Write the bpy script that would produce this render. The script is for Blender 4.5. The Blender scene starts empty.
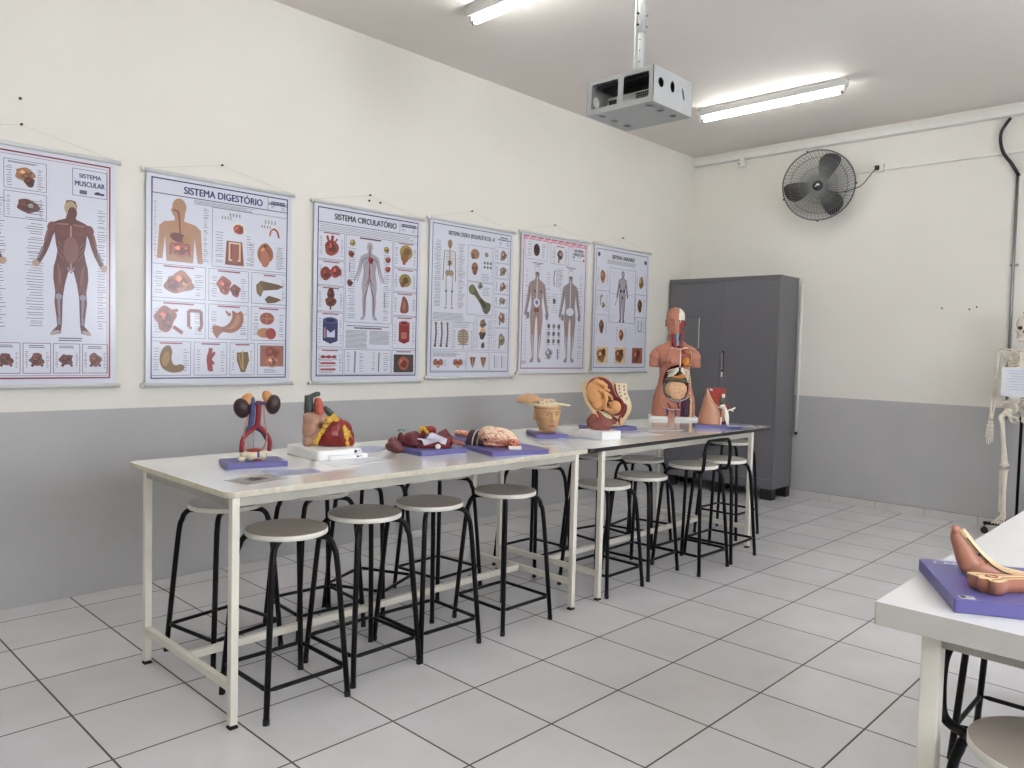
import bpy, bmesh, math, random
from mathutils.geometry import tessellate_polygon
from mathutils import Vector, Matrix, Euler, noise
PI = math.pi
random.seed(7)
SC = bpy.context.scene
COL = SC.collection
S = 0.41                       # floor tile pitch in metres
TZ = 0.847                     # top of the two long tables

# ------------------------------------------------------------------ camera
FOC = 774.0                    # focal length in pixels at 1024 wide
cam_d = bpy.data.cameras.new('camera'); cam = bpy.data.objects.new('camera', cam_d); COL.objects.link(cam)
cam_d.sensor_width = 36.0; cam_d.lens = FOC / 1024 * 36.0; cam_d.clip_start = 0.05
_y, _p, _r = math.radians(46.135), math.radians(-2.624), math.radians(1.504)
_f = Vector((math.sin(_y)*math.cos(_p), math.cos(_y)*math.cos(_p), math.sin(_p)))
_rt = Vector((math.cos(_y), -math.sin(_y), 0)); _u = _rt.cross(_f)
_r2 = _rt*math.cos(_r) + _u*math.sin(_r); _u2 = -_rt*math.sin(_r) + _u*math.cos(_r)
cam.matrix_world = Matrix(((_r2.x, _u2.x, -_f.x, -2.1255), (_r2.y, _u2.y, -_f.y, -1.3872), (_r2.z, _u2.z, -_f.z, 1.3703), (0, 0, 0, 1)))
SC.camera = cam
# ------------------------------------------------------------------ world and exposure
W = bpy.data.worlds.new('world'); SC.world = W; W.use_nodes = True
W.node_tree.nodes['Background'].inputs[0].default_value = (0.87, 0.905, 1.0, 1)
W.node_tree.nodes['Background'].inputs[1].default_value = 11.0
SC.view_settings.view_transform = 'Standard'; SC.view_settings.look = 'None'
SC.view_settings.gamma = 1.0; SC.view_settings.use_curve_mapping = False
SC.view_settings.exposure = 0.57
TUBE_POWER = 28.0              # emission of the fluorescent tubes

# ------------------------------------------------------------------ materials
M = {}
def srgb(c):
    return tuple(((v/255)/12.92 if v/255 <= 0.04045 else ((v/255+0.055)/1.055)**2.4) for v in c)
def mat(name, c, rough=0.5, metal=0.0, var=0.06, scale=12.0, bump=0.0, bscale=60.0, spec=0.5, emit=0, trans=0, alpha=1, coat=0):
    if name in M: return M[name]
    m = bpy.data.materials.new(name); m.use_nodes = True; nt = m.node_tree; b = nt.nodes['Principled BSDF']
    col = srgb(c); b.inputs['Roughness'].default_value = rough; b.inputs['Metallic'].default_value = metal
    b.inputs['Specular IOR Level'].default_value = spec
    if coat: b.inputs['Coat Weight'].default_value = coat; b.inputs['Coat Roughness'].default_value = 0.12
    if trans: b.inputs['Transmission Weight'].default_value = trans; b.inputs['IOR'].default_value = 1.2
    if alpha < 1: b.inputs['Alpha'].default_value = alpha
    tc = nt.nodes.new('ShaderNodeTexCoord')
    if var:
        n = nt.nodes.new('ShaderNodeTexNoise'); n.inputs['Scale'].default_value = scale; n.inputs['Detail'].default_value = 3
        nt.links.new(tc.outputs['Object'], n.inputs['Vector'])
        r = nt.nodes.new('ShaderNodeValToRGB'); r.color_ramp.elements[0].position = 0.3; r.color_ramp.elements[1].position = 0.7
        r.color_ramp.elements[0].color = tuple(v*(1-var) for v in col)+(1,); r.color_ramp.elements[1].color = tuple(min(1, v*(1+var)) for v in col)+(1,)
        nt.links.new(n.outputs['Fac'], r.inputs['Fac']); nt.links.new(r.outputs['Color'], b.inputs['Base Color'])
    else: b.inputs['Base Color'].default_value = col+(1,)
    if bump:
        n2 = nt.nodes.new('ShaderNodeTexNoise'); n2.inputs['Scale'].default_value = bscale
        nt.links.new(tc.outputs['Object'], n2.inputs['Vector'])
        bp = nt.nodes.new('ShaderNodeBump'); bp.inputs['Strength'].default_value = bump; bp.inputs['Distance'].default_value = 0.01
        nt.links.new(n2.outputs['Fac'], bp.inputs['Height']); nt.links.new(bp.outputs['Normal'], b.inputs['Normal'])
    if emit:
        b.inputs['Emission Color'].default_value = col+(1,); b.inputs['Emission Strength'].default_value = emit
    M[name] = m; return m

mat('wall_paint', (225, 222, 213), 0.55, var=0.02, scale=1.5, bump=0.04, bscale=90)
mat('dado_paint', (175, 174, 174), 0.38, var=0.035, scale=2.0, bump=0.04, bscale=70)
mat('ceiling_paint', (226, 220, 213), 0.7, var=0.015, scale=1.2)
mat('pvc_white', (225, 224, 218), 0.4, var=0.02)
mat('metal_white', (222, 218, 204), 0.42, var=0.05, scale=9)
mat('lamp_grey', (196, 196, 192), 0.5, var=0)
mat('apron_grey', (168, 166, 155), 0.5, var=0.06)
mat('laminate', (230, 230, 223), 0.12, var=0.03, scale=5, coat=0.6)
mat('laminate_near', (222, 222, 220), 0.2, var=0.02, scale=4)
mat('edge_cream', (202, 196, 176), 0.6, var=0.10, scale=45)
mat('edge_grey', (186, 184, 176), 0.5, var=0.03)
mat('edge_black', (38, 36, 36), 0.45, var=0.1)
mat('black_steel', (6, 6, 7), 0.42, var=0.1, spec=0.25)
mat('black_plastic', (22, 22, 24), 0.5, var=0)
mat('rubber', (30, 28, 27), 0.8, var=0)
mat('seat_taupe', (152, 142, 132), 0.28, var=0.04, scale=8)
mat('seat_pale', (196, 192, 180), 0.25, var=0.04, scale=8)
mat('seat_edge', (222, 220, 208), 0.4, var=0.05, scale=30)
mat('cabinet_grey', (104, 103, 107), 0.42, var=0.02, scale=3)
mat('cabinet_foot', (25, 25, 27), 0.5, var=0)
mat('chrome', (200, 200, 200), 0.15, 1.0, var=0)
mat('steel_grey', (150, 150, 150), 0.35, 0.9, var=0)
mat('acrylic', (235, 240, 242), 0.06, var=0, alpha=0.05)
mat('acrylic_edge', (225, 230, 232), 0.2, var=0, alpha=0.8)
mat('plate_blue', (98, 94, 152), 0.38, var=0.05, scale=9)
mat('white_plastic', (238, 238, 236), 0.3, var=0.01)
mat('paper', (222, 224, 228), 0.25, var=0.02, coat=0.4)
mat('paper_back', (150, 148, 142), 0.4, var=0.1)
mat('ink', (40, 38, 48), 0.6, var=0)
mat('ink_blue', (40, 42, 95), 0.6, var=0)
mat('cage_grey', (172, 174, 172), 0.45, var=0.02)
mat('projector_grey', (170, 172, 170), 0.45, var=0.02)
mat('dark_hole', (20, 20, 22), 0.6, var=0)
mat('fan_blade', (26, 25, 28), 0.5, var=0)
mat('fan_wire', (132, 132, 132), 0.35, 0.6, var=0)
mat('fan_rim', (104, 104, 104), 0.4, 0.4, var=0)
mat('tube_glow', (255, 255, 250), 0.5, var=0, emit=TUBE_POWER)
mat('skin', (182, 120, 98), 0.42, var=0.05, scale=14)
mat('skin_pelvis', (186, 134, 106), 0.42, var=0.05, scale=14)
mat('skin_tan', (196, 154, 112), 0.45, var=0.06, scale=20)
mat('skin_foot', (172, 116, 92), 0.42, var=0.07, scale=14)
mat('foetus_skin', (220, 162, 106), 0.4, var=0.05, scale=18)
mat('muscle', (148, 44, 38), 0.38, var=0.2, scale=40)
mat('muscle_dark', (98, 34, 32), 0.4, var=0.2, scale=40)
mat('maroon', (96, 32, 40), 0.38, var=0.12, scale=30)
mat('maroon_lobe', (104, 54, 58), 0.5, var=0.1, scale=30)
mat('kidney_brown', (46, 22, 26), 0.35, var=0.1, scale=40)
mat('adrenal', (198, 142, 88), 0.4, var=0.07)
mat('artery', (128, 20, 32), 0.3, var=0.05)
mat('vein', (52, 64, 112), 0.35, var=0.06)
mat('vein_bright', (50, 78, 160), 0.35, var=0.06)
mat('ureter', (188, 132, 112), 0.4, var=0.05)
mat('bone', (226, 214, 180), 0.5, var=0.06, scale=30)
mat('bone_white', (232, 228, 212), 0.45, var=0.05, scale=30)
mat('skeleton_bone', (226, 218, 202), 0.5, var=0.08, scale=25)
mat('cartilage', (216, 212, 224), 0.4, var=0.04)
mat('dark_red', (112, 22, 26), 0.35, var=0.15, scale=40)
mat('heart_muscle', (128, 28, 25), 0.35, var=0.14, scale=45, bump=0.2, bscale=50)
mat('heart_atrium', (176, 134, 112), 0.45, var=0.08, scale=35)
mat('heart_aorta', (180, 80, 60), 0.4, var=0.08)
mat('heart_vein', (66, 74, 70), 0.45, var=0.08)
mat('fat_yellow', (200, 160, 52), 0.4, var=0.22, scale=70)
mat('brain_cream', (236, 208, 180), 0.45, var=0.1, scale=40)
mat('brain_pink', (206, 136, 114), 0.45, var=0.14, scale=50)
mat('brain_brown', (140, 80, 70), 0.5, var=0.18, scale=70)
mat('dome_brown', (56, 34, 34), 0.4, var=0.25, scale=25)
mat('intestine', (226, 184, 144), 0.38, var=0.05, scale=40)
mat('colon', (84, 78, 66), 0.45, var=0.1)
mat('liver', (88, 82, 66), 0.4, var=0.1)
mat('organ_orange', (206, 130, 52), 0.4, var=0.05)
mat('trachea', (140, 182, 196), 0.4, var=0.05)
mat('teal', (92, 150, 152), 0.4, var=0.04)
mat('section_cream', (224, 196, 150), 0.45, var=0.08, scale=40)
mat('purple_muscle', (84, 42, 74), 0.4, var=0.25, scale=50)
mat('poster_sheet', (208, 210, 222), 0.28, var=0.01, coat=0.35)
mat('poster_rod', (206, 208, 206), 0.35, var=0.02)
mat('cord_white', (205, 203, 196), 0.6, var=0)

def floor_material():
    m = bpy.data.materials.new('floor_tiles'); m.use_nodes = True; nt = m.node_tree; b = nt.nodes['Principled BSDF']
    tc = nt.nodes.new('ShaderNodeTexCoord'); br = nt.nodes.new('ShaderNodeTexBrick')
    br.offset = 0.0; br.squash = 1.0
    br.inputs['Scale'].default_value = 1.0; br.inputs['Brick Width'].default_value = S; br.inputs['Row Height'].default_value = S
    br.inputs['Mortar Size'].default_value = 0.0040; br.inputs['Mortar Smooth'].default_value = 0.1; br.inputs['Bias'].default_value = 0
    br.inputs['Color1'].default_value = srgb((211, 210, 212))+(1,); br.inputs['Color2'].default_value = srgb((218, 217, 218))+(1,)
    br.inputs['Mortar'].default_value = srgb((84, 80, 74))+(1,)
    nt.links.new(tc.outputs['Object'], br.inputs['Vector'])
    n = nt.nodes.new('ShaderNodeTexNoise'); n.inputs['Scale'].default_value = 3.0; n.inputs['Detail'].default_value = 5
    nt.links.new(tc.outputs['Object'], n.inputs['Vector'])
    mx = nt.nodes.new('ShaderNodeMix'); mx.data_type = 'RGBA'; mx.blend_type = 'MULTIPLY'
    rp = nt.nodes.new('ShaderNodeValToRGB'); rp.color_ramp.elements[0].color = (0.93, 0.92, 0.91, 1); rp.color_ramp.elements[1].color = (1, 1, 1, 1)
    rp.color_ramp.elements[0].position = 0.35; rp.color_ramp.elements[1].position = 0.65
    nt.links.new(n.outputs['Fac'], rp.inputs['Fac'])
    mx.inputs[0].default_value = 1.0
    nt.links.new(br.outputs['Color'], mx.inputs[6]); nt.links.new(rp.outputs['Color'], mx.inputs[7])
    nt.links.new(mx.outputs[2], b.inputs['Base Color'])
    mr = nt.nodes.new('ShaderNodeMapRange'); mr.inputs[3].default_value = 0.19; mr.inputs[4].default_value = 0.8
    nt.links.new(br.outputs['Fac'], mr.inputs[0]); nt.links.new(mr.outputs[0], b.inputs['Roughness'])
    M['floor'] = m
floor_material()

# ------------------------------------------------------------------ helpers
class MB:
    """collects shapes; every shape may name its own material"""
    def __init__(s): s.v = []; s.f = []; s.m = []; s.mats = []; s.sm = []
    def _mi(s, m):
        if m not in s.mats: s.mats.append(m)
        return s.mats.index(m)
    def add(s, vs, fs, m, smooth=False):
        o = len(s.v); s.v += [tuple(v) for v in vs]; i = s._mi(m)
        for f in fs: s.f.append(tuple(o+k for k in f)); s.m.append(i); s.sm.append(smooth)
        return s
    def box(s, c, d, m, rot=None):
        hx, hy, hz = d[0]/2, d[1]/2, d[2]/2
        vs = [Vector((x*hx, y*hy, z*hz)) for x in (-1, 1) for y in (-1, 1) for z in (-1, 1)]
        if rot is not None: R = Euler(rot).to_matrix(); vs = [R @ v for v in vs]
        vs = [v+Vector(c) for v in vs]
        return s.add(vs, [(0, 1, 3, 2), (4, 6, 7, 5), (0, 4, 5, 1), (2, 3, 7, 6), (0, 2, 6, 4), (1, 5, 7, 3)], m)
    def rbox(s, c, d, r, m, top=None, n=5, br=0.0):
        """box with rounded vertical edges, optional chamfer br, own material on the top"""
        pts = []
        hx, hy = d[0]/2-r, d[1]/2-r
        for (sx, sy, a0) in ((1, 1, 0), (-1, 1, 90), (-1, -1, 180), (1, -1, 270)):
            for k in range(n+1):
                a = math.radians(a0+90*k/n); pts.append((sx*hx, sy*hy, math.cos(a), math.sin(a)))
        N = len(pts); z0, z1 = c[2]-d[2]/2, c[2]+d[2]/2
        rows = [(z0, r-br), (z0+br, r), (z1-br, r), (z1, r-br)] if br else [(z0, r), (z1, r)]
        vs = [(c[0]+p[0]+p[2]*rr, c[1]+p[1]+p[3]*rr, z) for z, rr in rows for p in pts]
        fs = []
        for j in range(len(rows)-1):
            for i in range(N): fs.append((j*N+i, j*N+(i+1) % N, (j+1)*N+(i+1) % N, (j+1)*N+i))
        s.add(vs, fs, m)
        L = (len(rows)-1)*N
        s.add([vs[L+i] for i in range(N)], [tuple(range(N))], top or m); s.add([vs[i] for i in range(N)], [tuple(reversed(range(N)))], m)
        return s
    def tube(s, pts, r, m, n=10, caps=True, flat=None):
        pts = [Vector(p) for p in pts]; R = r if isinstance(r, (list, tuple)) else [r]*len(pts)
        T = []
        for i in range(len(pts)):
            a = pts[max(0, i-1)]; b = pts[min(len(pts)-1, i+1)]; T.append((b-a).normalized())
        up = Vector((0, 0, 1)) if abs(T[0].z) < 0.9 else Vector((0, 1, 0))
        nx = T[0].cross(up).normalized(); vs = []
        for i, p in enumerate(pts):
            nx = (nx - T[i]*nx.dot(T[i])).normalized(); ny = T[i].cross(nx)
            for k in range(n):
                a = 2*PI*k/n; fx, fy = (1, 1) if flat is None else flat
                vs.append(p + nx*math.cos(a)*R[i]*fx + ny*math.sin(a)*R[i]*fy)
        fs = [(i*n+k, i*n+(k+1) % n, (i+1)*n+(k+1) % n, (i+1)*n+k) for i in range(len(pts)-1) for k in range(n)]
        s.add(vs, fs, m, True)
        if caps:
            s.add(vs[:n], [tuple(reversed(range(n)))], m); s.add(vs[-n:], [tuple(range(n))], m)
        return s
    def cyl(s, a, b, r, m, n=16, r2=None): return s.tube([a, b], [r, r if r2 is None else r2], m, n)
    def lathe(s, prof, m, c=(0, 0, 0), n=24, axis='z', sx=1, sy=1):
        vs = []
        for (r, z) in prof:
            for k in range(n):
                a = 2*PI*k/n; x, y = r*math.cos(a)*sx, r*math.sin(a)*sy
                p = (x, y, z) if axis == 'z' else ((z, x, y) if axis == 'x' else (x, z, y))
                vs.append((c[0]+p[0], c[1]+p[1], c[2]+p[2]))
        fs = [(i*n+k, i*n+(k+1) % n, (i+1)*n+(k+1) % n, (i+1)*n+k) for i in range(len(prof)-1) for k in range(n)]
        if axis == 'y': fs = [tuple(reversed(f)) for f in fs]
        return s.add(vs, fs, m, True)
    def ell(s, c, r, m, rot=None, nu=20, nv=12):
        if not isinstance(r, (list, tuple)): r = (r, r, r)
        R = Euler(rot).to_matrix() if rot is not None else Matrix.Identity(3); vs = []
        for j in range(nv+1):
            t = PI*j/nv
            for k in range(nu):
                a = 2*PI*k/nu; v = R @ Vector((r[0]*math.sin(t)*math.cos(a), r[1]*math.sin(t)*math.sin(a), -r[2]*math.cos(t)))
                vs.append(v+Vector(c))
        fs = [(j*nu+k, j*nu+(k+1) % nu, (j+1)*nu+(k+1) % nu, (j+1)*nu+k) for j in range(nv) for k in range(nu)]
        return s.add(vs, fs, m, True)
    def prism(s, poly, y0, y1, m, front=None):
        """outline in x,z extruded along y (y0 = front, faces -y)"""
        N = len(poly); a = sum(poly[i][0]*poly[(i+1) % N][1]-poly[(i+1) % N][0]*poly[i][1] for i in range(N))
        if a < 0: poly = poly[::-1]
        vs = [(p[0], y0, p[1]) for p in poly]+[(p[0], y1, p[1]) for p in poly]
        s.add(vs, [(i+N, (i+1) % N+N, (i+1) % N, i) for i in range(N)]+[tuple(N+i for i in reversed(range(N)))], m)
        return s.add(vs[:N], [tuple(range(N))], front or m)
    def build(s, name, parent=None, bevel=0, auto=True):
        me = bpy.data.meshes.new(name); me.from_pydata(s.v, [], s.f)
        for k in s.mats: me.materials.append(M[k])
        me.polygons.foreach_set('material_index', s.m); me.polygons.foreach_set('use_smooth', s.sm)
        bm = bmesh.new(); bm.from_mesh(me); bmesh.ops.remove_doubles(bm, verts=bm.verts, dist=1e-6)
        bmesh.ops.recalc_face_normals(bm, faces=bm.faces); bm.to_mesh(me); bm.free()
        o = bpy.data.objects.new(name, me); COL.objects.link(o); o.parent = parent
        if bevel:
            b = o.modifiers.new('bevel', 'BEVEL'); b.width = bevel; b.segments = 2; b.limit_method = 'ANGLE'; b.angle_limit = 0.7
        return o

def smooth_path(pts, n=6):
    P = [Vector(p) for p in pts]; P = [P[0]*2-P[1]]+P+[P[-1]*2-P[-2]]; out = []
    for i in range(1, len(P)-2):
        for k in range(n):
            t = k/n; a, b, c, d = P[i-1], P[i], P[i+1], P[i+2]
            out.append(0.5*((2*b)+(c-a)*t+(2*a-5*b+4*c-d)*t*t+(3*b-a-3*c+d)*t**3))
    out.append(P[-2]); return out
def smooth_closed(poly, n=4):
    P = [Vector((p[0], p[1], 0)) for p in poly]; N = len(P); out = []
    for i in range(N):
        a, b, c, d = P[i-1], P[i], P[(i+1) % N], P[(i+2) % N]
        for k in range(n):
            t = k/n; q = 0.5*((2*b)+(c-a)*t+(2*a-5*b+4*c-d)*t*t+(3*b-a-3*c+d)*t**3); out.append((q.x, q.y))
    return out
def interp(tab, z):
    if z <= tab[0][0]: return tab[0][1:]
    for a, b in zip(tab, tab[1:]):
        if z <= b[0]:
            t = (z-a[0])/(b[0]-a[0]); t = t*t*(3-2*t); return [p+(q-p)*t for p, q in zip(a[1:], b[1:])]
    return tab[-1][1:]
def blob(name, mb, voxel, parent=None, mats=None, matfn=None, smooth=3, disp=None):
    """fuses the shapes of mb into one continuous skin"""
    t = mb.build('tmp'); me0 = t.data
    r = t.modifiers.new('r', 'REMESH'); r.mode = 'VOXEL'; r.voxel_size = voxel; r.use_smooth_shade = True
    if smooth: q = t.modifiers.new('s', 'SMOOTH'); q.iterations = smooth; q.factor = 0.6
    dg = bpy.context.evaluated_depsgraph_get(); dg.update()
    me = bpy.data.meshes.new_from_object(t.evaluated_get(dg)); bpy.data.objects.remove(t); bpy.data.meshes.remove(me0)
    me.name = name; me.materials.clear()
    mats = mats or mb.mats[:1]
    for k in mats: me.materials.append(M[k])
    if disp:
        ns = [v.normal.copy() for v in me.vertices]
        for v, nn in zip(me.vertices, ns): v.co += nn*disp(v.co)
    for p in me.polygons:
        p.use_smooth = True; p.material_index = matfn(p.center, p.normal) if matfn else 0
    me.update()
    o = bpy.data.objects.new(name, me); COL.objects.link(o); o.parent = parent
    return o
def tag(o, label=None, cat=None, group=None, kind=None):
    if label: o['label'] = label
    if cat: o['category'] = cat
    if group: o['group'] = group
    if kind: o['kind'] = kind
    return o
def thing(name, loc, label, cat, rz=0, group=None):
    o = bpy.data.objects.new(name, None); COL.objects.link(o); o.location = loc; o.rotation_euler = (0, 0, math.radians(rz))
    o.empty_display_size = 0.1
    return tag(o, label, cat, group)
def copy_tree(o, parent=None):
    c = o.copy(); COL.objects.link(c); c.parent = parent
    for ch in list(o.children): copy_tree(ch, c)
    return c
def text(name, body, size, m, loc, rot, parent, bold=0.0, align='LEFT', sx=1.0):
    cu = bpy.data.curves.new(name, 'FONT'); cu.body = body; cu.size = size; cu.offset = bold; cu.align_x = align; cu.extrude = 0.0002
    cu.offset = 0; t = bpy.data.objects.new('tmp', cu); COL.objects.link(t)
    dg = bpy.context.evaluated_depsgraph_get(); dg.update()
    me = bpy.data.meshes.new_from_object(t.evaluated_get(dg)); bpy.data.objects.remove(t); bpy.data.curves.remove(cu)
    me.name = name; me.materials.clear(); me.materials.append(M[m])
    for v in me.vertices: v.co.x *= sx
    if bold:
        bm = bmesh.new(); bm.from_mesh(me); g0 = bm.verts[:]+bm.edges[:]+bm.faces[:]
        for k, (dx, dy) in enumerate(((bold, 0), (-bold, 0), (bold*.5, bold*.6), (-bold*.5, -bold*.6))):
            n_ = bmesh.ops.duplicate(bm, geom=g0)['geom']; bmesh.ops.translate(bm, vec=(dx, dy, .00004*(k+1)), verts=[q for q in n_ if isinstance(q, bmesh.types.BMVert)])
        bm.to_mesh(me); bm.free()
    o = bpy.data.objects.new(name, me); COL.objects.link(o); o.parent = parent; o.location = loc; o.rotation_euler = rot
    return o

# ------------------------------------------------------------------ the room
XB, YL, ZC, ZD = 5.223, 3.058, 3.457, 0.989      # back wall, left wall, ceiling, top of the grey dado
XR, YR = -2.95, -3.0
def wall(name, p0, p1, inward):
    mb = MB(); n = Vector(inward)*(-0.12)
    for z0, z1, m in ((0, ZD, 'dado_paint'), (ZD, ZC, 'wall_paint')):
        a, b = Vector(p0), Vector(p1)
        vs = [(a.x, a.y, z0), (b.x, b.y, z0), (b.x, b.y, z1), (a.x, a.y, z1)]
        vs += [(v[0]+n.x, v[1]+n.y, v[2]) for v in vs]
        mb.add(vs, [(0, 1, 2, 3), (7, 6, 5, 4), (0, 4, 5, 1), (1, 5, 6, 2), (2, 6, 7, 3), (3, 7, 4, 0)], m)
    return tag(mb.build(name), kind='structure')
wall('wall_left', (XR, YL), (XB, YL), (0, -1)); wall('wall_back', (XB, YL), (XB, YR), (-1, 0))
wall('wall_rear', (XR, YR), (XR, YL), (1, 0))
def added_window_wall():
    """the wall behind and to the right of the camera, with two glazed openings added to let in light"""
    mb = MB(); wx = [(-1.9, -0.2), (1.2, 2.9)]; z0, z1 = 1.3, 2.5; y, y2 = YR, YR-0.12
    def seg(xa, xb, za, zb, m): mb.box(((xa+xb)/2, (y+y2)/2, (za+zb)/2), (xb-xa, 0.12, zb-za), m)
    seg(XR, XB, 0, ZD, 'dado_paint'); seg(XR, XB, ZD, z0, 'wall_paint'); seg(XR, XB, z1, ZC, 'wall_paint')
    e = [XR]+[q for w in wx for q in w]+[XB]
    for i in range(0, len(e), 2): seg(e[i], e[i+1], z0, z1, 'wall_paint')
    tag(mb.build('wall_right'), kind='structure')
    for i, (a, b) in enumerate(wx):  # assumed windows out of view, added to light the room
        f = MB()
        for x in (a+0.02, (a+b)/2, b-0.02): f.box((x, y-0.05, (z0+z1)/2), (0.04, 0.05, z1-z0), 'pvc_white')
        for z in (z0+0.02, z1-0.02): f.box(((a+b)/2, y-0.05, z), (b-a, 0.05, 0.04), 'pvc_white')
        fr = tag(f.build('added_window_%d' % (i+1)), kind='structure')
        g = MB(); g.box(((a+b)/2, y-0.06, (z0+z1)/2), (b-a-0.04, 0.005, z1-z0-0.04), 'acrylic'); g.build('added_window_pane', fr)
added_window_wall()
mb = MB(); mb.box(((XR+XB)/2, (YR+YL)/2, -0.05), (XB-XR+0.24, YL-YR+0.24, 0.1), 'floor'); tag(mb.build('floor'), kind='structure')
mb = MB(); mb.box(((XR+XB)/2, (YR+YL)/2, ZC+0.05), (XB-XR+0.24, YL-YR+0.24, 0.1), 'ceiling_paint'); tag(mb.build('ceiling'), kind='structure')
mat('skirting', (196, 194, 190), 0.3, var=0.03, scale=6); mat('joint', (110, 106, 100), 0.8, var=0)
mb = MB(); y = 4.48*S; k = 0
mb.box((XB-0.004, (y+YR)/2, 0.036), (0.008, y-YR, 0.072), 'joint')
yy = 4.56*S
while yy > YR:
    mb.box((XB-0.006, yy-S/2+0.002, 0.035), (0.012, S-0.004, 0.070), 'skirting'); yy -= S
tag(mb.build('baseboard_back'), kind='structure')

# fluorescent battens
def batten():
    t = thing('ceiling_light', (0, 0, 0), '', 'light'); L = 1.24
    b = MB(); b.prism([(-0.045, ZC), (-0.045, ZC-0.02), (-0.03, ZC-0.055), (0.03, ZC-0.055), (0.045, ZC-0.02), (0.045, ZC)], -L/2, L/2, 'lamp_grey')
    b.build('housing', t, 0.002)
    for sgn in (-1, 1):
        h = MB(); h.box((0, sgn*(L/2-0.014), ZC-0.075), (0.028, 0.016, 0.05), 'pvc_white'); h.cyl((0, sgn*(L/2-0.02), ZC-0.092), (0, sgn*(L/2-0.045), ZC-0.092), 0.014, 'steel_grey')
        h.build('lamp_holder', t, 0.001)
    g = MB(); g.cyl((0, -L/2+0.045, ZC-0.092), (0, L/2-0.045, ZC-0.092), 0.0135, 'tube_glow', 16); g.build('fluorescent_tube', t)
    return t
lights = [((2.86*S, 1.60, 0), 'lit fluorescent batten on the ceiling, cut by the top edge, nearer the long poster wall'),
          ((9.33*S, 1.555, 0), 'lit fluorescent batten on the ceiling between projector cage and wall fan'),
          ((-3.6*S, 1.58, 0), 'ceiling batten over the row of posters, behind the camera side of the room'),  # from here on: assumed battens out of view, added to light the room
          ((2.86*S, -1.50, 0), 'ceiling batten in the second row, middle of the room'),
          ((9.33*S, -1.50, 0), 'ceiling batten in the second row, above the skeleton end of the room'),
          ((-3.6*S, -1.50, 0), 'ceiling batten in the second row, right above the photographer')]
b0 = batten()
for i, (loc, lab) in enumerate(lights):
    o = b0 if i == 0 else copy_tree(b0); o.location = loc; tag(o, lab, 'light', 'fluorescent battens on the ceiling')
# ------------------------------------------------------------------ tables
def table(x0, x1, y0, y1, zt, edge, top, label, leg=0.034, rail='metal_white', th=0.022, inset=(0.03, 0.02), ends=(True, True), stretch=True, r=0.04, legs=None):
    cx, cy = (x0+x1)/2, (y0+y1)/2; lx, ly = (x1-x0)/2, (y1-y0)/2
    t = thing('laboratory_table', (cx, cy, 0), label, 'table')
    m = MB(); m.rbox((0, 0, zt-th/2), (2*lx, 2*ly, th), r, edge, top, br=0.0); m.build('tabletop', t, 0.0015)
    zl = zt-th
    if legs: la, lb, lc, ld = legs[0]*S-cx, legs[1]*S-cx, legs[2]*S-cy, legs[3]*S-cy
    else: la, lb, lc, ld = -lx+inset[0]+leg/2, lx-inset[0]-leg/2, -ly+inset[1]+leg/2, ly-inset[1]-leg/2
    X = {-1: la, 1: lb}; Y = {-1: lc, 1: ld}; mx_, my_, wx_, wy_ = (la+lb)/2, (lc+ld)/2, lb-la-leg, ld-lc-leg
    for sx in (-1, 1):
        for sy in (-1, 1):
            g = MB(); g.box((X[sx], Y[sy], zl/2+0.006), (leg, leg, zl-0.014), rail)
            lg = g.build('leg', t, 0.003)
            f = MB(); f.box((X[sx], Y[sy], 0.004), (leg+0.001, leg+0.001, 0.008), 'rubber'); f.build('foot_cap', lg)
    for sy in (-1, 1):
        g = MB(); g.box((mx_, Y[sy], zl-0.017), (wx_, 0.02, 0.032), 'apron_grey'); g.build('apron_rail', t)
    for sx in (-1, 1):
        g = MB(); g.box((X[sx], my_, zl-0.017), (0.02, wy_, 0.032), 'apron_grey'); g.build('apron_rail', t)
    if stretch:
        for sx in (-1, 1):
            g = MB(); g.box((X[sx], my_, 0.145), (0.024, wy_, 0.03), 'metal_white'); g.build('end_stretcher', t, 0.002)
        g = MB(); g.box((mx_, my_, 0.145), (wx_+leg-0.026, 0.026, 0.03), 'metal_white'); g.build('long_stretcher', t, 0.002)
    return t
table(-2.17*S, 2.745*S, 2.79*S, 5.03*S, TZ, 'edge_cream', 'laminate', 'long white table with chipped cream edge, the nearer of the two by the wall', leg=0.029, legs=(-2.085, 2.50, 2.845, 4.72))
table(2.752*S, 8.02*S, 2.80*S, 5.04*S, TZ, 'edge_black', 'laminate', 'long white table with black edge, the farther of the two, next to the cabinet', leg=0.029, legs=(3.06, 7.28, 2.845, 4.72))
T3Z = 0.830
t3 = table(-0.330, 1.65, -1.75, -0.80, T3Z, 'edge_grey', 'laminate_near', 'white table with thick pale grey edge at right foreground, holding the foot model', leg=0.039, th=0.052, inset=(0.045, 0.086), r=0.004, stretch=False)

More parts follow.
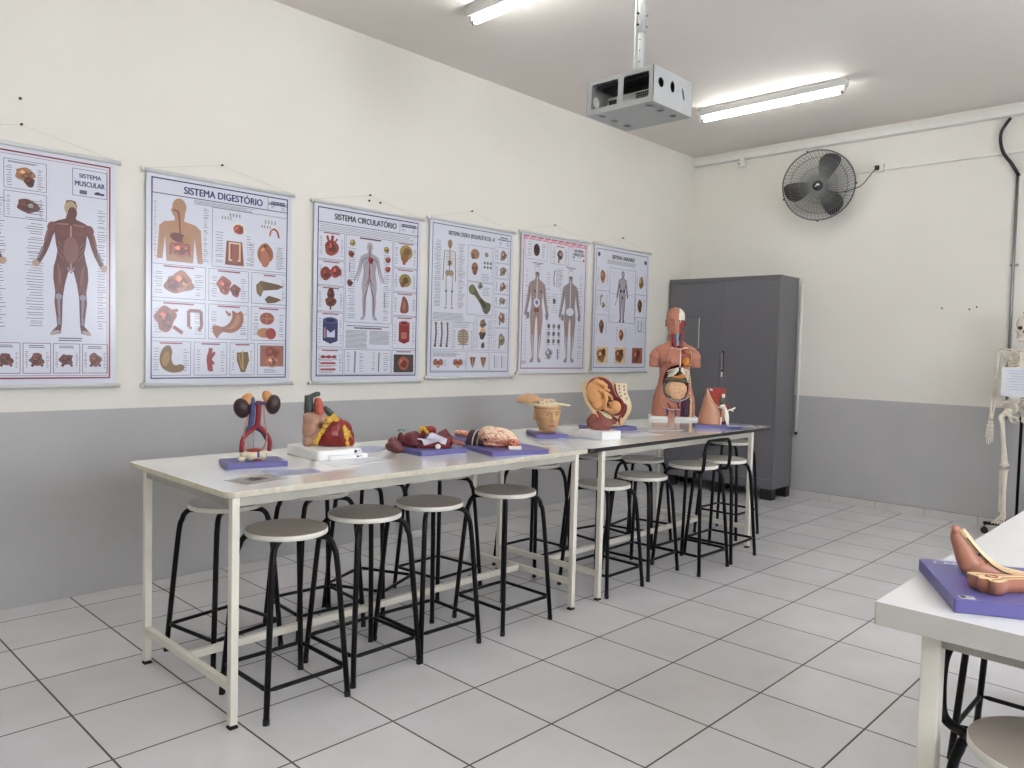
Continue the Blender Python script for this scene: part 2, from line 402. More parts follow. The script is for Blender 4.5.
# ------------------------------------------------------------------ stools
PROTO = {}
def make_stool(kind, h, ring, back, seat_m):
    t = thing('stool', (0, 0, 0), 'stool', 'stool')
    rs = 0.155
    s = MB(); s.lathe([(0, h-0.02), (rs-0.002, h-0.02), (rs, h-0.018), (rs, h-0.003), (rs-0.002, h)], 'seat_edge', n=40)
    s.lathe([(rs-0.002, h), (rs-0.006, h+0.0004), (0, h+0.0004)], seat_m, n=40); s.build('seat', t)
    a, b = 0.172, 0.128; zr = ring
    for sx, sy in ((1, 1), (1, -1), (-1, 1), (-1, -1)):
        pts = [(sx*a, sy*a, 0.012), (sx*(b+0.012), sy*(b+0.012), h-0.16), (sx*b, sy*b, h-0.075), (sx*b*0.93, sy*b*0.93, h-0.048), (sx*b*0.80, sy*b*0.80, h-0.034), (sx*0.055, sy*0.055, h-0.031), (sx*0.02, sy*0.02, h-0.031)]
        g = MB(); g.tube(smooth_path(pts, 5), 0.0112, 'black_steel', 10); lg = g.build('leg', t)
        f = MB(); f.cyl((sx*a, sy*a, 0), (sx*(a-0.001), sy*(a-0.001), 0.022), 0.0122, 'rubber', 12); f.build('foot_cap', lg)
    k = a-(a-b-0.012)*zr/(h-0.16)
    g = MB()
    c = [(k, k), (-k, k), (-k, -k), (k, -k)]
    for i in range(4):
        p, q = Vector((c[i][0], c[i][1], zr)), Vector((c[(i+1) % 4][0], c[(i+1) % 4][1], zr)); d = (q-p).normalized()
        g.tube([p+d*0.006, p+d*0.03, p+d*0.05, q-d*0.05, q-d*0.03, q-d*0.006], [0.005, 0.009, 0.0085, 0.0085, 0.009, 0.005], 'black_steel', 8)
    g.build('foot_ring', t)
    if back:
        g = MB(); y = -0.168
        g.tube(smooth_path([(-0.125, -0.10, h-0.03), (-0.15, -0.155, h-0.02), (-0.155, y, h+0.03), (-0.150, y-0.004, h+0.11), (-0.128, y-0.006, h+0.155), (-0.09, y-0.006, h+0.168), (0.09, y-0.006, h+0.168), (0.128, y-0.006, h+0.155), (0.150, y-0.004, h+0.11), (0.155, y, h+0.03), (0.15, -0.155, h-0.02), (0.125, -0.10, h-0.03)], 6), 0.0112, 'black_steel', 10)
        g.build('backrest_loop', t)
    return t
def stool(kind, x, y, rz, label, metres=False):
    spec = {'near': (0.590, 0.12, 1, 'seat_taupe'), 'tall': (0.660, 0.12, 0, 'seat_taupe'), 'short': (0.606, 0.12, 0, 'seat_pale'), 'high': (0.713, 0.19, 0, 'seat_pale'), 'looped': (0.664, 0.12, 1, 'seat_pale'), 'pale': (0.664, 0.12, 0, 'seat_pale')}[kind]
    if kind not in PROTO: o = PROTO[kind] = make_stool(kind, *spec)
    else: o = copy_tree(PROTO[kind])
    k = 1 if metres else S
    o.location = (x*k, y*k, 0); o.rotation_euler.z = math.radians(rz)
    return tag(o, label, 'stool', 'round stools with black steel legs')
stool('tall', -1.43, 3.11, 0, 'taupe round stool nearest the camera in the front row, beside the front left table leg')
stool('tall', -0.46, 3.23, 1, 'taupe round stool second from the left in the front row of the nearer table')
stool('tall', 0.42, 3.24, -1, 'taupe round stool third from the left in the front row, below the maroon muscle model')
stool('tall', 1.60, 3.20, 0, 'taupe round stool at the right end of the front row of the nearer table')
stool('short', 3.61, 3.21, 0, 'low pale-seated stool just right of the front leg where the two tables meet')
stool('short', 4.68, 3.29, 2, 'low pale-seated stool second from the left at the black-edged table')
stool('looped', 5.50, 2.90, -1, 'pale-seated stool with a black loop backrest at the black-edged table')
stool('pale', 6.47, 2.92, 1, 'pale-seated stool right of the loop-backed one, in the front row')
stool('tall', -1.33, 4.56, 9, 'stool on the wall side of the nearer table, leftmost, mostly behind the white table leg')
stool('tall', -0.22, 4.55, -4, 'stool on the wall side seen between the first two front-row stools')
stool('tall', 0.76, 4.80, 25, 'stool turned askew on the wall side, seen between the second and third front-row stools')
stool('tall', 1.80, 4.66, 4, 'stool on the wall side behind the third front-row stool')
stool('tall', 3.60, 4.52, 0, 'stool on the wall side seen just left of the meeting legs of the two tables')
stool('pale', 5.12, 4.46, -8, 'pale stool on the wall side of the black-edged table, first right of the meeting legs')
stool('short', 6.20, 4.34, 10, 'low stool on the wall side, right behind the second low front stool')
stool('high', 7.98, 3.62, 0, 'highest pale stool, under the far right end of the black-edged table beside the cabinet')
stool('near', -0.258, -1.135, 125, 'stool with glossy taupe seat in the bottom right corner', True)
stool('tall', 0.99, -0.868, 0, 'black-legged stool under the foreground table, only its steel legs seen', True)

# ------------------------------------------------------------------ cabinet
CX0, CX1, CY0, CY1, CZ0, CZ1 = 4.80, 5.195, 1.842, 3.032, 0.105, 2.112
cab = thing('storage_cabinet', ((CX0+CX1)/2, (CY0+CY1)/2, 0), 'tall dark grey steel cabinet with two doors standing in the corner', 'cabinet')
cb = MB(); dx, dy = (CX1-CX0), (CY1-CY0); zc = (CZ0+CZ1)/2; dz = CZ1-CZ0
cb.box((0.011, 0, zc), (dx-0.022, dy, dz), 'cabinet_grey')
for sy in (-1, 1): cb.box((-dx/2+0.011, sy*(dy/2-0.011), zc), (0.022, 0.022, dz), 'cabinet_grey')
cb.box((-dx/2+0.011, 0, CZ1-0.015), (0.022, dy-0.044, 0.030), 'cabinet_grey'); cb.box((-dx/2+0.011, 0, CZ0+0.045), (0.022, dy-0.044, 0.09), 'cabinet_grey')
cb.box((0, 0, CZ1+0.004), (dx+0.006, dy+0.008, 0.012), 'cabinet_grey')
cb.build('cabinet_body', cab, 0.002)
for s_ in (-1, 1):
    d = MB(); w = (dy-0.044)/2-0.003
    d.box((-dx/2+0.010, s_*(w/2+0.001), (CZ0+0.092+CZ1-0.032)/2), (0.020, w, CZ1-CZ0-0.128), 'cabinet_grey'); dr = d.build('door', cab, 0.003)
    if s_ == -1:
        h = MB(); yy = -0.035; zz = 1.30
        h.box((-dx/2-0.004, yy, zz), (0.010, 0.022, 0.20), 'black_plastic'); h.box((-dx/2-0.016, yy, zz+0.01), (0.014, 0.012, 0.15), 'steel_grey')
        h.cyl((-dx/2, yy, zz-0.075), (-dx/2-0.022, yy, zz-0.075), 0.012, 'chrome'); h.box((-dx/2-0.012, yy, zz-0.13), (0.004, 0.018, 0.05), 'bone_white')
        h.build('handle', dr, 0.002)
for sx in (-1, 1):
    for sy in (-1, 0, 1):
        f = MB(); f.box((sx*(dx/2-0.045), sy*(dy/2-0.065), 0.052), (0.085, 0.12, 0.104), 'cabinet_foot'); f.build('foot', cab, 0.004)
hold = thing('document_holder', (CX0-0.002, 6.80*S, 1.575), 'clear acrylic document holder on the left cabinet door behind the torso', 'holder')
h = MB(); h.box((-0.012, 0, 0), (0.002, 0.225, 0.30), 'acrylic'); h.box((-0.002, 0, 0), (0.002, 0.225, 0.30), 'acrylic'); h.build('sleeve', hold)
h = MB()
for yy in (-0.1135, 0.1135): h.box((-0.007, yy, 0), (0.013, 0.003, 0.304), 'acrylic_edge')
h.box((-0.007, 0, -0.1515), (0.013, 0.224, 0.003), 'acrylic_edge'); h.build('rim', hold)

# ------------------------------------------------------------------ ducts, pipes and cables on the back wall
XW = XB-0.001
duct = thing('cable_trunking', (XW, 0.5, 8.24*S), 'white cable trunking running along the top of the back wall', 'trunking')
m = MB(); m.box((-0.025, 0, 0), (0.050, 5.08, 0.056), 'pvc_white'); m.box((-0.0515, 0, 0), (0.003, 5.08, 0.048), 'pvc_white'); m.build('channel', duct, 0.002)
m = MB(); m.box((-0.006, 0, -0.031), (0.010, 5.08, 0.006), 'lamp_grey'); m.build('lower_strip', duct)  # narrow, slightly darker grey strip along the lower edge
jb = thing('junction_box', (XW, 6.05*S, 8.12*S), 'small white junction box under the trunking near the corner', 'box')
m = MB(); m.rbox((-0.045, 0, -0.03), (0.05, 0.08, 0.05), 0.012, 'pvc_white'); m.box((-0.055, -0.01, 0.012), (0.03, 0.045, 0.045), 'pvc_white'); m.build('housing', jb, 0.002)
m = MB(); m.cyl((-0.070, 0.02, -0.03), (-0.076, 0.02, -0.03), 0.01, 'steel_grey'); m.build('screw', jb)
m = MB()
tr2 = thing('cable_conduit', (XW, 0.6, 7.47*S), 'thin white conduit running from the fan outlet to the right', 'conduit')
y0, y1 = 2.70*S, -1.9
m.box((-0.012, (y0+y1)/2, 0), (0.022, y0-y1, 0.021), 'pvc_white'); m.build('channel', tr2, 0.002)
m = MB(); m.box((-0.010, 0.30, 0), (0.020, 0.03, 0.026), 'pvc_white'); m.build('coupling', tr2)
ol = thing('power_outlet', (XW, 2.80*S, 7.50*S), 'small white surface socket with black plug right of the fan', 'outlet')
m = MB(); m.rbox((-0.018, -0.01, 0), (0.036, 0.055, 0.07), 0.006, 'pvc_white', br=0.003); m.build('housing', ol)
m = MB(); m.box((-0.050, 0.012, 0), (0.030, 0.034, 0.038), 'black_plastic'); m.build('plug', ol, 0.004)
cp = thing('wall_pipe', (XW, 4.425*S, 0.61), 'upright white pipe with black end cap at the right side of the cabinet', 'pipe')
m = MB(); m.cyl((-0.014, 0, 0.02), (-0.014, -0.004, 1.46), 0.0125, 'pvc_white'); m.build('pipe_run', cp)
m = MB(); m.cyl((-0.014, 0, 0), (-0.014, 0, 0.022), 0.015, 'black_plastic'); m.build('end_cap', cp)
gp = thing('steel_conduit', (XW, 0.165*S, 0.9), 'upright grey steel conduit on the back wall behind the skeleton', 'conduit')
m = MB(); m.cyl((-0.016, 0, 0), (-0.016, 0.012, 7.0*S-0.9), 0.0115, 'steel_grey'); m.build('pipe_run', gp)
for z in (0.5, 1.25): m = MB(); m.box((-0.008, 0.004, z), (0.012, 0.06, 0.02), 'steel_grey'); m.build('clamp', gp)
hs = MB(); hs.tube(smooth_path([(XW-0.03, 0.36*S, 8.13*S), (XW-0.045, 0.50*S, 7.85*S), (XW-0.05, 0.46*S, 7.50*S), (XW-0.04, 0.28*S, 7.20*S), (XW-0.02, 0.17*S, 6.98*S)], 8), 0.013, 'black_plastic', 10)
tag(hs.build('flexible_hose'), 'black flexible hose curving from the trunking down to the grey conduit', 'hose')
def hole(x, y, z, ax, label):
    m = MB()
    if ax == 'x': m.cyl((XB-0.004, y, z), (XB+0.0, y, z), 0.007, 'dark_hole', 10)
    else: m.cyl((x, YL-0.006, z), (x, YL, z), 0.007, 'dark_hole', 10)
    tag(m.build('wall_plug'), label, 'plug', 'dark wall plugs left in the plaster')
hole(0, 1.43*S, 4.42*S, 'x', 'single dark wall plug on the back wall, left of the pair above the grey band')
hole(0, 0.92*S, 4.39*S, 'x', 'left one of the pair of dark wall plugs beside the skeleton')
hole(0, 0.79*S, 4.43*S, 'x', 'right one of the pair of dark wall plugs beside the skeleton')
hole(-2.54*S, 0, 6.18*S, 'y', 'dark wall plug in the plaster above the muscle poster')
hole(2.53*S, 0, 5.75*S, 'y', 'dark wall plug just under the nail of the circulatory poster')
hole(2.76*S, 0, 5.75*S, 'y', 'dark wall plug right of the nail of the circulatory poster')

# ------------------------------------------------------------------ wall fan
fan = thing('wall_fan', (12.12*S, 3.90*S, 7.17*S), 'large round black wall fan in a grey wire cage on the back wall', 'fan')
fan.rotation_euler = (math.radians(12), 0, math.radians(-73))
FR = 0.312
g = MB()
for (y, r_) in ((0.0, 0.0065),): g.tube([(FR*math.cos(2*PI*k/64), y, FR*math.sin(2*PI*k/64)) for k in range(65)], r_, 'fan_rim', 8, False)
g.build('cage_rim', fan)
def cagehalf(sgn, n, dep, name, tw):
    g = MB()
    for k in range(n):
        a = 2*PI*k/n; pts = []
        for j in range(7):
            t = j/6; r_ = 0.045+(FR-0.045)*t; aa = a+tw*(1-t)**1.0
            pts.append((r_*math.cos(aa), sgn*dep*(1-t**2.6), r_*math.sin(aa)))
        g.tube(pts, 0.0023, 'fan_wire', 4, False)
    for rr in (0.16, 0.25):
        t = (rr-0.045)/(FR-0.045); y = sgn*dep*(1-t**2.6)
        g.tube([(rr*math.cos(2*PI*k/40), y, rr*math.sin(2*PI*k/40)) for k in range(41)], 0.0022, 'fan_wire', 5, False)
    g.build(name, fan)
cagehalf(-1, 96, 0.075, 'front_grille', 0.5); cagehalf(1, 54, 0.09, 'rear_grille', -0.35)
for k, a0 in enumerate((186, 58, -60)):
    a = math.radians(a0); g = MB()
    out = smooth_closed([(0.03, 0.022), (0.10, 0.045), (0.17, 0.052), (0.225, 0.048), (0.25, 0.02), (0.247, -0.035), (0.22, -0.085), (0.17, -0.105), (0.12, -0.085), (0.07, -0.045), (0.03, -0.025)], 3)
    N = len(out); cen = (0.13, -0.02)
    P3 = lambda x, z, off: (lambda x, z: (x*math.cos(a)-z*math.sin(a), off+z*0.30, x*math.sin(a)+z*math.cos(a)))(x*1.2, z*1.12)
    out = [(x, -z) for x, z in out]; cen = (0.13, 0.02)
    vs = [P3(x, z, -0.002) for x, z in out]+[P3(cen[0], cen[1], -0.008)]+[P3(x, z, 0.002) for x, z in out]+[P3(cen[0], cen[1], -0.002)]
    fs = [(i, (i+1) % N, N) for i in range(N)]+[(N+1+(i+1) % N, N+1+i, 2*N+1) for i in range(N)]+[(i, N+1+i, N+1+(i+1) % N, (i+1) % N) for i in range(N)]
    g.add(vs, fs, 'fan_blade', True); g.build('blade', fan)
g = MB(); g.lathe([(0, -0.088), (0.035, -0.086), (0.046, -0.078), (0.048, -0.062), (0.0, -0.062)], 'black_plastic', axis='y', n=28)
hub = g.build('hub', fan)
g = MB(); g.prism([(-0.016, -0.010), (0.004, 0.012), (0.000, 0.0), (0.018, 0.004), (0.018, 0.009), (0.006, 0.020), (-0.004, 0.016), (-0.02, -0.006)], -0.0895, -0.087, 'white_plastic'); g.build('emblem', hub)
g = MB(); g.lathe([(0, -0.06), (0.03, -0.06), (0.035, 0.02), (0.062, 0.03), (0.066, 0.13), (0.04, 0.15), (0, 0.15)], 'fan_blade', axis='y', n=24); g.build('motor', fan)
g = MB(); g.tube(smooth_path([(0, 0.10, 0.02), (0.0, 0.14, -0.02), (0.01, 0.17, -0.05), (0.02, 0.205, -0.06)], 4), 0.016, 'black_plastic', 10); g.box((0.02, 0.213, -0.06), (0.09, 0.012, 0.13), 'black_plastic', rot=(0, 0, math.radians(-14))); g.build('wall_bracket', fan)
for a0 in (108, 0, 270, 200):
    a = math.radians(a0); g = MB(); g.box(((FR+0.008)*math.cos(a), 0, (FR+0.008)*math.sin(a)), (0.016, 0.022, 0.014), 'black_plastic'); g.build('cage_clip', fan)
cb_ = MB(); cb_.tube(smooth_path([(12.30*S, 3.75*S, 7.02*S), (12.22*S, 3.40*S, 6.98*S), (12.2*S, 3.12*S, 7.02*S), (12.35*S, 3.02*S, 7.12*S), (12.5*S, 2.90*S, 7.36*S), (XW-0.055, 2.84*S, 7.49*S)], 6), 0.0042, 'black_plastic', 6)
tag(cb_.build('power_cable'), 'thin black power cable running from the fan to the socket', 'cable')

# ------------------------------------------------------------------ projector cage
def panel(mb, w, h, t, holes, m, frame):
    """w x h sheet with holes; frame maps (x, z, depth) to a point"""
    bm = bmesh.new(); loops = [[(0, 0), (w, 0), (w, h), (0, h)]]+holes; E = []; LV = []
    for L in loops:
        vs = [bm.verts.new((p[0], p[1], 0)) for p in L]; LV.append(vs)
        for i in range(len(vs)): E.append(bm.edges.new((vs[i], vs[(i+1) % len(vs)])))
    bmesh.ops.triangle_fill(bm, use_beauty=True, use_dissolve=False, edges=E)
    bm.verts.index_update(); n = len(bm.verts); co = [v.co.copy() for v in bm.verts]
    fs = [tuple(v.index for v in f.verts) for f in bm.faces]
    vs = [frame(c.x, c.y, 0) for c in co]+[frame(c.x, c.y, t) for c in co]
    F = fs+[tuple(reversed([i+n for i in f])) for f in fs]
    for L in LV:
        for i in range(len(L)): a, b = L[i].index, L[(i+1) % len(L)].index; F.append((a, b, b+n, a+n))
    bm.free(); mb.add(vs, F, m)
def circ(cx, cy, rx, ry=None, n=18, rot=0):
    ry = ry or rx; return [(cx+rx*math.cos(2*PI*k/n)*math.cos(rot)-ry*math.sin(2*PI*k/n)*math.sin(rot), cy+rx*math.cos(2*PI*k/n)*math.sin(rot)+ry*math.sin(2*PI*k/n)*math.cos(rot)) for k in range(n)]
def rrect(x0, y0, x1, y1, r): return [(x+r*math.cos(a), y+r*math.sin(a)) for (x, y, a0) in ((x1-r, y1-r, 0), (x0+r, y1-r, 90), (x0+r, y0+r, 180), (x1-r, y0+r, 270)) for a in [math.radians(a0+k*30) for k in range(4)]]
PX0, PX1, PY0, PY1, PZ0, PZ1 = 1.272, 1.650, 0.925, 1.360, 2.665, 2.852
pc = thing('projector_cage', (0, 0, 0), 'grey metal security cage with round holes hanging from the ceiling', 'cage')
w, d, h = PX1-PX0, PY1-PY0, PZ1-PZ0; t_ = 0.003
m = MB(); panel(m, d, h, t_, [rrect(0.028, 0.03, 0.19, h-0.025, 0.012), rrect(0.225, 0.03, d-0.03, h-0.025, 0.012)], 'cage_grey', lambda x, z, k: (PX0+k, PY0+x, PZ0+z)); m.build('open_side_panel', pc)
m = MB(); panel(m, w, h, t_, [circ(0.07, h*0.60, 0.026), circ(0.18, h*0.62, 0.022, 0.03), circ(0.285, h*0.55, 0.010, 0.032, rot=0.35)], 'cage_grey', lambda x, z, k: (PX0+x, PY0+k, PZ0+z)); m.build('end_panel', pc)
m = MB(); panel(m, d, h, t_, [circ(0.1, h/2, 0.03), circ(0.3, h/2, 0.03)], 'cage_grey', lambda x, z, k: (PX1-k, PY0+x, PZ0+z)); m.build('rear_side_panel', pc)
m = MB(); panel(m, w, h, t_, [circ(0.08, h/2, 0.03), circ(0.28, h/2, 0.03)], 'cage_grey', lambda x, z, k: (PX0+x, PY1-k, PZ0+z)); m.build('end_panel', pc)
hl = [circ(x, y, 0.024, 0.018, 14) for y in (0.06, d-0.07) for x in (0.055, 0.165, 0.285)]
m = MB(); panel(m, w-2*t_, d-2*t_, t_, hl, 'cage_grey', lambda x, y, k: (PX0+t_+x, PY0+t_+y, PZ0+k)); m.build('bottom_panel', pc)
m = MB(); panel(m, w-2*t_, d-2*t_, t_, [], 'cage_grey', lambda x, y, k: (PX0+t_+x, PY0+t_+y, PZ1-k)); m.build('top_panel', pc)
pcx, pcy = (PX0+PX1)/2, (PY0+PY1)/2
m = MB(); m.cyl((pcx, pcy, PZ1), (pcx, pcy, 3.12), 0.019, 'cage_grey', 20); m.cyl((pcx, pcy, 3.12), (pcx, pcy, ZC), 0.023, 'cage_grey', 20)
for z in (2.90, 2.96, 3.02, 3.08): m.cyl((pcx-0.019, pcy-0.004, z), (pcx-0.021, pcy-0.004, z), 0.004, 'dark_hole', 8)
for z in (3.16, 3.22): m.cyl((pcx-0.032, pcy+0.01, z), (pcx+0.032, pcy-0.01, z), 0.006, 'dark_hole', 8)
m.rbox((pcx, pcy, ZC-0.004), (0.12, 0.12, 0.008), 0.02, 'cage_grey'); m.build('ceiling_pole', pc)
m = MB(); m.tube([(pcx-0.01, pcy+0.034, ZC), (pcx-0.01, pcy+0.036, 3.1), (pcx-0.01, pcy+0.034, PZ1)], 0.004, 'pvc_white', 6)
m.build('white_cable', pc)
pr = thing('projector', (pcx, pcy, PZ0+t_), 'grey projector with vent grille sitting inside the ceiling cage', 'projector')
m = MB(); m.rbox((0.01, -0.01, 0.055), (0.25, 0.30, 0.085), 0.02, 'projector_grey', br=0.008)
for sy in (-1, 1): m.cyl((0.0, sy*0.1, 0), (0.0, sy*0.1, 0.014), 0.01, 'black_plastic', 10)
m.build('body', pr)
m = MB()
for k in range(6):
    for j in range(5): m.box((-0.117, -0.135+k*0.014, 0.032+j*0.012), (0.004, 0.010, 0.008), 'dark_hole')
m.build('vent_grille', pr)
m = MB(); m.box((-0.117, 0.095, 0.058), (0.006, 0.05, 0.042), 'dark_hole'); m.build('socket_panel', pr)
m = MB(); m.cyl((-0.06, 0.13, 0.06), (-0.06, 0.16, 0.06), 0.03, 'black_plastic', 18); m.build('lens', pr)
m = MB(); m.box((0.0, 0, 0.155), (0.30, 0.36, 0.012), 'black_plastic'); m.box((0.0, 0, 0.128), (0.10, 0.12, 0.050), 'black_plastic'); m.build('dark_filler', pc).location = (pcx, pcy, PZ0)  # black filler added inside the cage to darken its openings

# ------------------------------------------------------------------ posters
def inkm(c):
    if max(c) < 212: c = tuple(int(v*.82) for v in c)
    n = 'ink_%d_%d_%d' % c
    if n not in M: mat(n, c, 0.3, var=0, coat=0.3)
    return n
MAN = [(0, 0), (.030, .006), (.042, .04), (.037, .085), (.027, .112), (.032, .138), (.075, .160), (.118, .182), (.134, .225), (.143, .30), (.160, .38), (.178, .455), (.190, .50), (.172, .525), (.156, .475), (.133, .40), (.112, .33), (.098, .25), (.086, .33), (.080, .40), (.096, .47), (.100, .55), (.083, .68), (.080, .76), (.062, .88), (.056, .945), (.088, .982), (.080, 1.0), (.034, .992), (.030, .93), (.030, .80), (.024, .70), (.014, .56), (0, .51)]
MAN_B = [(0, 0), (.030, .006), (.042, .04), (.036, .085), (.028, .11), (.036, .14), (.085, .158), (.135, .185), (.155, .23), (.165, .29), (.185, .36), (.205, .42), (.225, .455), (.240, .50), (.222, .512), (.205, .485), (.188, .455), (.160, .40), (.138, .34), (.122, .28), (.108, .25), (.100, .33), (.090, .38), (.100, .44), (.115, .50), (.118, .58), (.105, .68), (.110, .76), (.098, .86), (.092, .93), (.130, .975), (.120, 1.0), (.070, .985), (.062, .93), (.058, .83), (.055, .72), (.040, .62), (.018, .53), (0, .515)]
class Art:
    def __init__(s, W, H): s.W, s.H, s.k = W, H, 0; s.bb = []; s.mb = MB(); s.rnd = random.Random(3)
    def P(s, x, y): return (x*s.W, -0.0010-s.k*0.00002, s.H*(1-y))
    def lay(s, pts):
        """each shape is printed just above those it overlaps"""
        x0, x1 = min(p[0] for p in pts), max(p[0] for p in pts); y0, y1 = min(p[1] for p in pts), max(p[1] for p in pts)
        s.k = 1+max([b[4] for b in s.bb if b[0] < x1 and b[1] > x0 and b[2] < y1 and b[3] > y0] or [0]); s.bb.append((x0, x1, y0, y1, s.k))
    def poly(s, pts, c):
        s.lay(pts); pts = [(p[0], p[1]) for p in pts]
        a = sum(pts[i][0]*pts[(i+1) % len(pts)][1]-pts[(i+1) % len(pts)][0]*pts[i][1] for i in range(len(pts)))
        if a > 0: pts = pts[::-1]
        # triangulate concave outlines
        V = [s.P(*p) for p in pts]; T = tessellate_polygon([[Vector((v[0], v[2], 0)) for v in V]])
        s.mb.add(V, [tuple(t_) for t_ in T], inkm(c))
    def rect(s, x0, y0, x1, y1, c):
        s.lay([(x0, y0), (x1, y1)]); s.mb.add([s.P(x0, y1), s.P(x1, y1), s.P(x1, y0), s.P(x0, y0)], [(0, 1, 2, 3)], inkm(c))
    def frame(s, x0, y0, x1, y1, c, t=0.004):
        u = t*s.W/s.H
        s.rect(x0, y0, x1, y0+u, c); s.rect(x0, y1-u, x1, y1, c); s.rect(x0, y0, x0+t, y1, c); s.rect(x1-t, y0, x1, y1, c)
    def ell(s, cx, cy, rx, ry, c, rot=0, n=18):
        a = s.H/s.W; rot = math.radians(rot)   # ry is in units of height, rx in units of width
        pts = []
        for k in range(n):
            t = 2*PI*k/n; X, Y = rx*s.W*math.cos(t), ry*s.H*math.sin(t)
            pts.append((cx+(X*math.cos(rot)-Y*math.sin(rot))/s.W, cy+(X*math.sin(rot)+Y*math.cos(rot))/s.H))
        s.poly(pts, c)
    def blob(s, cx, cy, rx, ry, c, seed=1, w=0.22, dark=True):
        r = random.Random(seed); ph = [r.random()*6.28 for _ in range(3)]; w *= .6
        def out(k_): return [(cx+rx*k_*math.cos(t)*(1+w*math.sin(3*t+ph[0])+w*0.5*math.sin(5*t+ph[1])), cy+ry*k_*math.sin(t)*(1+w*math.sin(2*t+ph[2])+w*0.5*math.sin(4*t+ph[0]))) for t in [2*PI*i/26 for i in range(26)]]
        s.poly(out(1), c)
        if dark:
            s.poly([(x+rx*0.08, y+ry*0.1) for x, y in out(0.55)], tuple(int(v*0.72) for v in c))
            s.poly([(x-rx*0.25, y-ry*0.25) for x, y in out(0.3)], tuple(min(255, int(v*1.2)+12) for v in c))
            for i in range(7):
                a, d, q = r.random()*6.28, r.uniform(.25, .8), r.choice((.55, .7, .85, 1.12, 1.22)); col = tuple(min(255, int(v*q)//8*8) for v in c)
                s.ell(cx+rx*d*math.cos(a), cy+ry*d*math.sin(a), rx*r.uniform(.08, .2), ry*r.uniform(.08, .2), col, r.random()*180, 8)
    def stroke(s, pts, w, c):
        for (x0, y0), (x1, y1) in zip(pts, pts[1:]):
            X0, Y0, X1, Y1 = x0*s.W, y0*s.H, x1*s.W, y1*s.H; L = math.hypot(X1-X0, Y1-Y0) or 1; nx, ny = -(Y1-Y0)/L*w*s.W/2, (X1-X0)/L*w*s.W/2
            s.poly([((X0+nx)/s.W, (Y0+ny)/s.H), ((X1+nx)/s.W, (Y1+ny)/s.H), ((X1-nx)/s.W, (Y1-ny)/s.H), ((X0-nx)/s.W, (Y0-ny)/s.H)], c)
    def lines(s, x0, y0, x1, y1, n, c=(120, 122, 134), t=0.0022, jag=0.35):
        for i in range(n):
            y = y0+(y1-y0)*i/max(1, n-1); r = s.rnd.random()*jag*(x1-x0); s.rect(x0+(r if jag < 0 else 0), y, x1-r, y+t, c)
    def labels(s, cx, y0, y1, gl, gr, x0, x1, n, c=(116, 118, 130)):
        """small print at both sides of a figure with thin leader lines"""
        for i in range(n):
            y = y0+(y1-y0)*(i+s.rnd.random()*0.5)/n
            if x0 is not None: L = s.rnd.random()*0.3*(cx-gl-x0); s.rect(x0+L, y, cx-gl-0.01-L*0.3, y+0.0026, c)
            y += 0.004
            if x1 is not None: L = s.rnd.random()*0.4*(x1-cx-gr); s.rect(cx+gr+0.01+L*0.3, y, x1-L, y+0.0026, c)
    def man(s, cx, y0, h, c, wide=1.0, MAN=MAN):
        q = s.H/s.W*h*wide; R = [(cx+x*q, y0+y*h) for x, y in MAN]; L = [(cx-x*q, y0+y*h) for x, y in MAN[1:-1]][::-1]
        s.poly(R+L, c)
    def outline(s, cx, y0, h, w, c):
        q = s.H/s.W*h; R = [(cx+x*q, y0+y*h) for x, y in MAN]+[(cx-x*q, y0+y*h) for x, y in MAN[1:-1]][::-1]; s.stroke(R+[R[0]], w, c)
    def organbox(s, x0, y0, x1, y1, c, seed, fc=(96, 98, 130), title=True, kind=0):
        s.frame(x0, y0, x1, y1, fc, 0.003); cx, cy = (x0+x1)/2, (y0+y1)/2; w, h = x1-x0, y1-y0
        if title: s.rect(cx-w*0.28, y0+0.006, cx+w*0.28, y0+0.013, (176, 74, 88))
        s.labels(cx, y0+h*0.2, y1-h*0.12, w*0.26, w*0.26, x0+0.012, x1-0.012, max(5, int(h*60)))
        if kind == 0: s.blob(cx, cy+h*0.05, w*0.26, h*0.30, c, seed)
        elif kind == 1:
            s.blob(cx-w*0.12, cy, w*0.17, h*0.26, c, seed); s.blob(cx+w*0.16, cy+h*0.14, w*0.13, h*0.18, tuple(int(v*0.85) for v in c), seed+1)
        elif kind == 2:
            s.stroke([(cx, y0+h*0.18), (cx-w*0.03, cy), (cx+w*0.02, y1-h*0.12)], w*0.12, c); s.stroke([(cx, cy), (cx+w*0.12, cy-h*0.2)], w*0.08, c)

